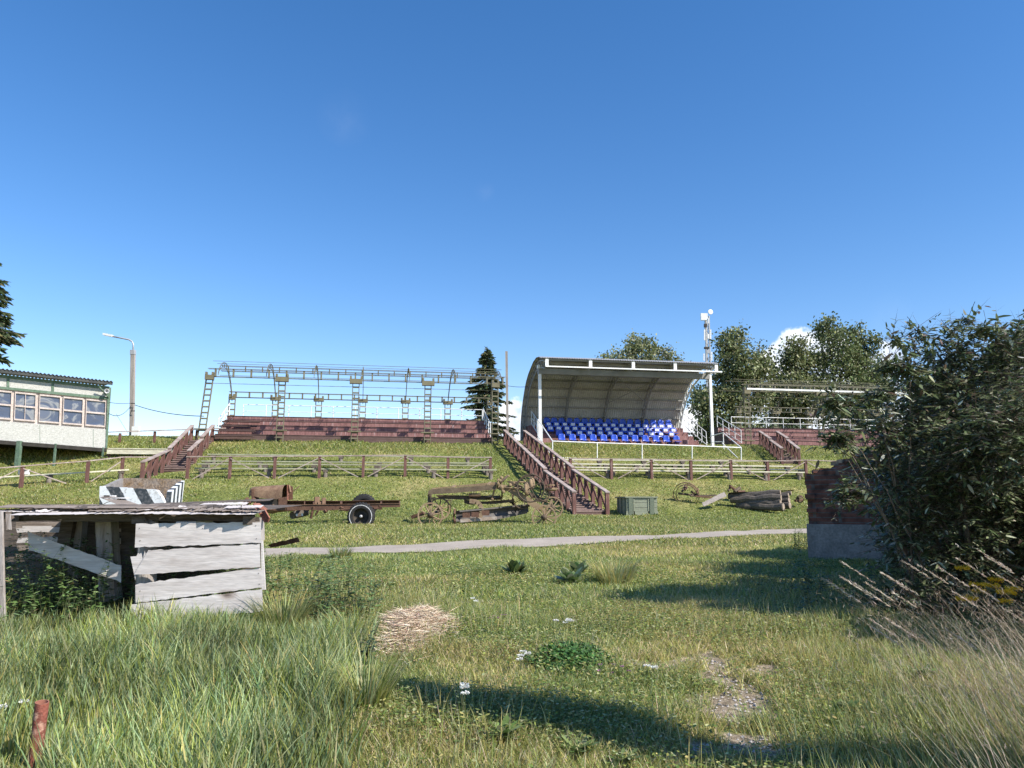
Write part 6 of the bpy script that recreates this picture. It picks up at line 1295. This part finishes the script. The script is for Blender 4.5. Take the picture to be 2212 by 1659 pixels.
# stray shoots above the bush and low sprig beside the ruin
lob2 = [(1945, 735, 16, 12), (1918, 790, 16, 14), (1955, 800, 14, 30), (1900, 850, 20, 16), (1985, 715, 14, 12), (2080, 692, 12, 10), (2140, 715, 14, 14), (1800, 868, 30, 16), (1815, 950, 28, 20), (1835, 1060, 26, 26), (2205, 712, 14, 12)]
bushy('leafy_bush', 'loose outer shoots at the left side of the big dark bush', 'bush', lob2, 7.3, W(2000, 1300, 7.8), 2600, .085, BC, BW, trunks=7, stem_r=.012, inner=.0)
s = ST(); p = G(1735, 1188); bb = [(p.x+rng.normal(0, .16), p.y+rng.normal(0, .12), p.z) for _ in range(26)]; leafy(s, s, s, bb, list(rng.uniform(.25, .6, 26)), .06, 34, [(.07, .12, .04), (.12, .18, .07)], [2, 1]); plant('sapling', 'low green sapling at the left foot of the brick ruin', 'bush', s, p)
s = ST(); bb = []
for i in range(60): x = rng.uniform(2.6, 4.6); y = rng.uniform(7.0, 9.0); bb.append((x, y, g(x, y)))
leafy(s, s, s, bb, list(rng.uniform(.2, .55, 60)), .07, 30, [(.05, .10, .035), (.10, .16, .07), (.14, .2, .1)], [3, 2, 1]); o = s.build('weeds', 'leaf'); tag(o, kind='stuff')
# unseen bough added outside the frame, shaped along the foreground shadow it casts
tr = T('shadow_bough', 'unseen bough added outside the right edge to cast the foreground shadow', 'tree', (6.2, .2, g(6.2, .2)))
path = [(2230, 1668), (1900, 1660), (1600, 1632), (1500, 1622), (1400, 1600), (1300, 1568), (1180, 1540), (1080, 1532), (1000, 1522), (930, 1498), (872, 1484)]
ctr = []
for i, (px, py) in enumerate(path): p = G(px, py); ctr.append(p+SD*(5.0+.12*i))
rad = [.2, .2, .15, .17, .22, .26, .25, .25, .22, .13, .06]; st = ST()
for i in range(len(ctr)-1):
    m2 = 1200; t_ = rng.random(m2); p = np.outer(1-t_, np.array(ctr[i]))+np.outer(t_, np.array(ctr[i+1])); rr = (rad[i]*(1-t_)+rad[i+1]*t_); p = p+rdir(m2)*(rr*rng.random(m2)**.5)[:, None]
    d = unit(rdir(m2)+np.array([-.6, 0, -.3])); st.add(p, d, .10, .030, [0, 0, -.02], unit(np.cross(d, rdir(m2))), pal(m2, [(.07, .11, .04)], [1]), prof=(.5, 1, .6))
st.build('leaves', 'leaf', tr); mb = MB(); mb.tube([Vector((6.2, .2, g(6.2, .2)-.1)), Vector((6.1, .3, 2.6)), ctr[0]+Vector((.6, -.2, -.1)), ctr[0]]+ctr[1:], [.16, .13, .08]+[.05-.0035*i for i in range(len(ctr))], 8); mb.build('trunk', 'bark', tr, True)
# ------------------------------------------------------------------ TREES BEHIND
def tree(name, label, lobes, Y, base_px, cols, wts, n_leaf=9000, leaf=.26, group='trees behind the bleachers', tr_=.28):
    b = W(base_px, 1087, Y); b = Vector((b.x, b.y, g(b.x, b.y))); t = T(name, label, 'tree', b, group); st = ST(); tot = sum(l[2]*l[3] for l in lobes); mb = MB()
    topz = max(W(l[0], l[1], Y).z for l in lobes); tipc = W(lobes[0][0], lobes[0][1], Y)
    mb.tube([b-Vector((0, 0, .5)), b.lerp(tipc, .4), b.lerp(tipc, .75), tipc], [tr_*1.2, tr_*.8, tr_*.5, tr_*.15], 8)
    for (px, py, rx, ry, *rest) in lobes:
        dY = rest[0] if rest else rng.uniform(-1.5, 1.5); c = W(px, py, Y+dY); sx_, sz = rx*Y/F, ry*Y/F; mb.tube([b.lerp(tipc, .35), b.lerp(c, .7)+Vector((0, 0, .3)), c, c+Vector((rng.normal(0, .2), 0, sz*.8))], [tr_*.45, tr_*.3, tr_*.16, .02], 6)
        nc = max(6, int(n_leaf/22*(rx*ry)/tot)); d = rdir(nc); r = (.3+.7*rng.random(nc)**.5)[:, None]*(1+.14*rng.normal(size=(nc, 1))); cc = np.array(c)+d*r*np.array([sx_, sx_*.9, sz]); m2 = nc*22; i = np.repeat(np.arange(nc), 22)
        cs = .36*rng.uniform(.6, 1.4, nc)[i]; p = cc[i]+rng.normal(size=(m2, 3))*np.array([1, 1, .75])*cs[:, None]; dd = unit(rdir(m2)+d[i]*.5+np.array([0, 0, -.2])); LL = leaf*rng.uniform(.5, 1.2, m2)
        cl = pal(m2, cols, wts)*(1+.22*rng.normal(size=nc)[i])[:, None].clip(.5, 1.6); st.add(p, dd, LL, LL*.62, np.stack([0*LL, 0*LL, -.2*LL], 1), unit(np.cross(dd, rdir(m2))), np.clip(cl, .005, .9), prof=(.6, 1.1, .8))
    st.build('crown', 'leaf', t); mb.build('trunk', 'bark', t, True); return t
PC = [(.15, .175, .07), (.21, .23, .10), (.32, .33, .19), (.09, .12, .045)]; PW = [4, 3, 1.6, 2]
tree('poplar_tree', 'round pale green tree crown showing above the grandstand roof', [(1385, 762, 38, 36), (1335, 775, 34, 24), (1430, 772, 36, 28), (1310, 790, 20, 16), (1372, 742, 18, 16), (1462, 790, 12, 14), (1380, 830, 60, 40)], 82, 1385, PC, [4, 4, 3, 1], 9000)
tree('poplar_tree', 'tall poplar with three pointed tops just right of the grandstand', [(1568, 745, 20, 36), (1592, 735, 18, 30), (1610, 790, 26, 40), (1640, 765, 11, 26), (1648, 800, 28, 36), (1572, 810, 32, 45), (1620, 860, 42, 46), (1560, 880, 38, 52), (1520, 880, 20, 40), (1508, 862, 14, 26), (1530, 940, 30, 30), (1600, 930, 50, 30)], 70, 1590, PC, PW, 20000)
tree('poplar_tree', 'dense poplar left of the tallest crown behind the right bleacher', [(1720, 770, 26, 42), (1745, 790, 36, 40), (1700, 800, 20, 34), (1725, 850, 55, 45), (1680, 850, 26, 38), (1760, 860, 40, 40), (1700, 905, 50, 30), (1665, 790, 8, 18)], 74, 1725, PC, PW, 16000)
tree('poplar_tree', 'tallest broad poplar with a cloud behind its left shoulder', [(1790, 722, 30, 34), (1810, 760, 46, 50), (1855, 735, 20, 34), (1868, 790, 40, 50), (1890, 745, 12, 22), (1820, 840, 70, 50), (1880, 860, 48, 60), (1905, 810, 26, 34), (1785, 700, 14, 14), (1840, 905, 70, 30)], 76, 1835, [(.13, .165, .06), (.18, .21, .09), (.26, .28, .16), (.07, .10, .04)], PW, 22000)
tree('poplar_tree', 'low dark tree crowns filling behind the right bleacher rail', [(1590, 960, 40, 30), (1660, 945, 45, 30), (1740, 950, 45, 28), (1820, 955, 45, 28), (1900, 950, 50, 36), (1980, 960, 50, 40)], 66, 1740, [(.05, .08, .035), (.08, .11, .05), (.12, .15, .08)], [3, 3, 1], 9000)
tree('poplar_tree', 'far green tree seen through gaps of the big bush', [(1990, 880, 50, 60), (2060, 860, 50, 40), (2120, 900, 50, 40)], 80, 2050, PC, PW, 5000)
def spruce(label, Y, px, top_py, base_z, rads, cols, nper=9, wh=.42, card=.34, dark=1.0, seed=1):
    tip = W(px, top_py, Y); b = Vector((tip.x, tip.y, base_z)); t = T('spruce_tree', label, 'tree', b, 'spruce trees'); st = ST(); mb = MB(); H_ = tip.z-base_z
    mb.tube([b, tip], [H_*.018+.05, .02], 8); zz = tip.z-.15; r1 = random.Random(seed)
    while zz > base_z+H_*.04:
        hfrac = (tip.z-zz)/H_; Rm = float(np.interp(hfrac, [q[0] for q in rads], [q[1] for q in rads])); n = max(4, int(nper*(1 if hfrac > .12 else .6)))
        for j in range(n):
            a = r1.uniform(0, 6.28); L = Rm*r1.uniform(.62, 1.15); c, s_ = math.cos(a), math.sin(a); p0 = Vector((tip.x, tip.y, zz+r1.uniform(-.12, .12))); pts = []
            for i in range(6): q = i/5; pts.append(p0+Vector((c*L*q, s_*L*q, L*(-.10*q-.38*q*q+.28*q**3))))
            mb.tube(pts, [.028*(1-.8*i/5)+.004 for i in range(6)], 4, cap=False)
            m2 = int(26+60*L/1.5); q = rng.random(m2)**.75; bx = np.array([[p.x, p.y, p.z] for p in pts]); f = q*5; i0 = np.minimum(f.astype(int), 4); pp = bx[i0]+(bx[i0+1]-bx[i0])*(f-i0)[:, None]
            sd = rng.choice([-1, 1], m2); w_ = (.35*L*(1-q)+.12)*rng.random(m2); pp = pp+np.stack([-s_*sd*w_, c*sd*w_, -.05-.25*w_], 1)
            dd = unit(np.stack([c+(-s_)*sd*.8, s_+c*sd*.8, -.35+rng.normal(0, .25, m2)], 1)+.3*rdir(m2)); LL = card*rng.uniform(.5, 1.2, m2)
            st.add(pp, dd, LL, LL*.30, np.stack([0*LL, 0*LL, -.25*LL], 1), unit(np.cross(dd, rdir(m2))), pal(m2, cols, [3, 2, 1]), prof=(.7, 1.0, .6))
        zz -= wh*(.55+.45*min(1, hfrac*3))*r1.uniform(.6, 1.25)
    n = 60; st.add(np.array(tip)+np.stack([rng.normal(0, .06, n), rng.normal(0, .06, n), rng.uniform(-.7, .05, n)], 1), unit(rdir(n)+np.array([0, 0, .6])), .22, .05, [0, 0, 0], rdir(n), pal(n, cols, [3, 2, 1])); st.build('crown', 'needle', t); mb.build('trunk', 'bark', t, True); return t
SPC = [(.05, .08, .035), (.08, .105, .045), (.17, .15, .075)]
spruce('dark spruce with a slim top behind the right end of the left bleacher', 58, 1051, 752, EYE+2.2, [(0, .05), (.08, .5), (.18, .62), (.24, 1.15), (.45, 1.8), (.7, 2.3), (1, 2.6)], SPC, seed=4)
spruce('near spruce at the far left edge with ragged drooping boughs', 44, -58, 440, EYE+8.3, [(0, .05), (.15, .9), (.38, 1.5), (.42, 1.5), (.5, 2.6), (.62, 2.0), (.68, 2.8), (.86, 2.9), (.95, 1.9), (1, .8)], SPC, nper=18, wh=.45, card=.40, seed=8)
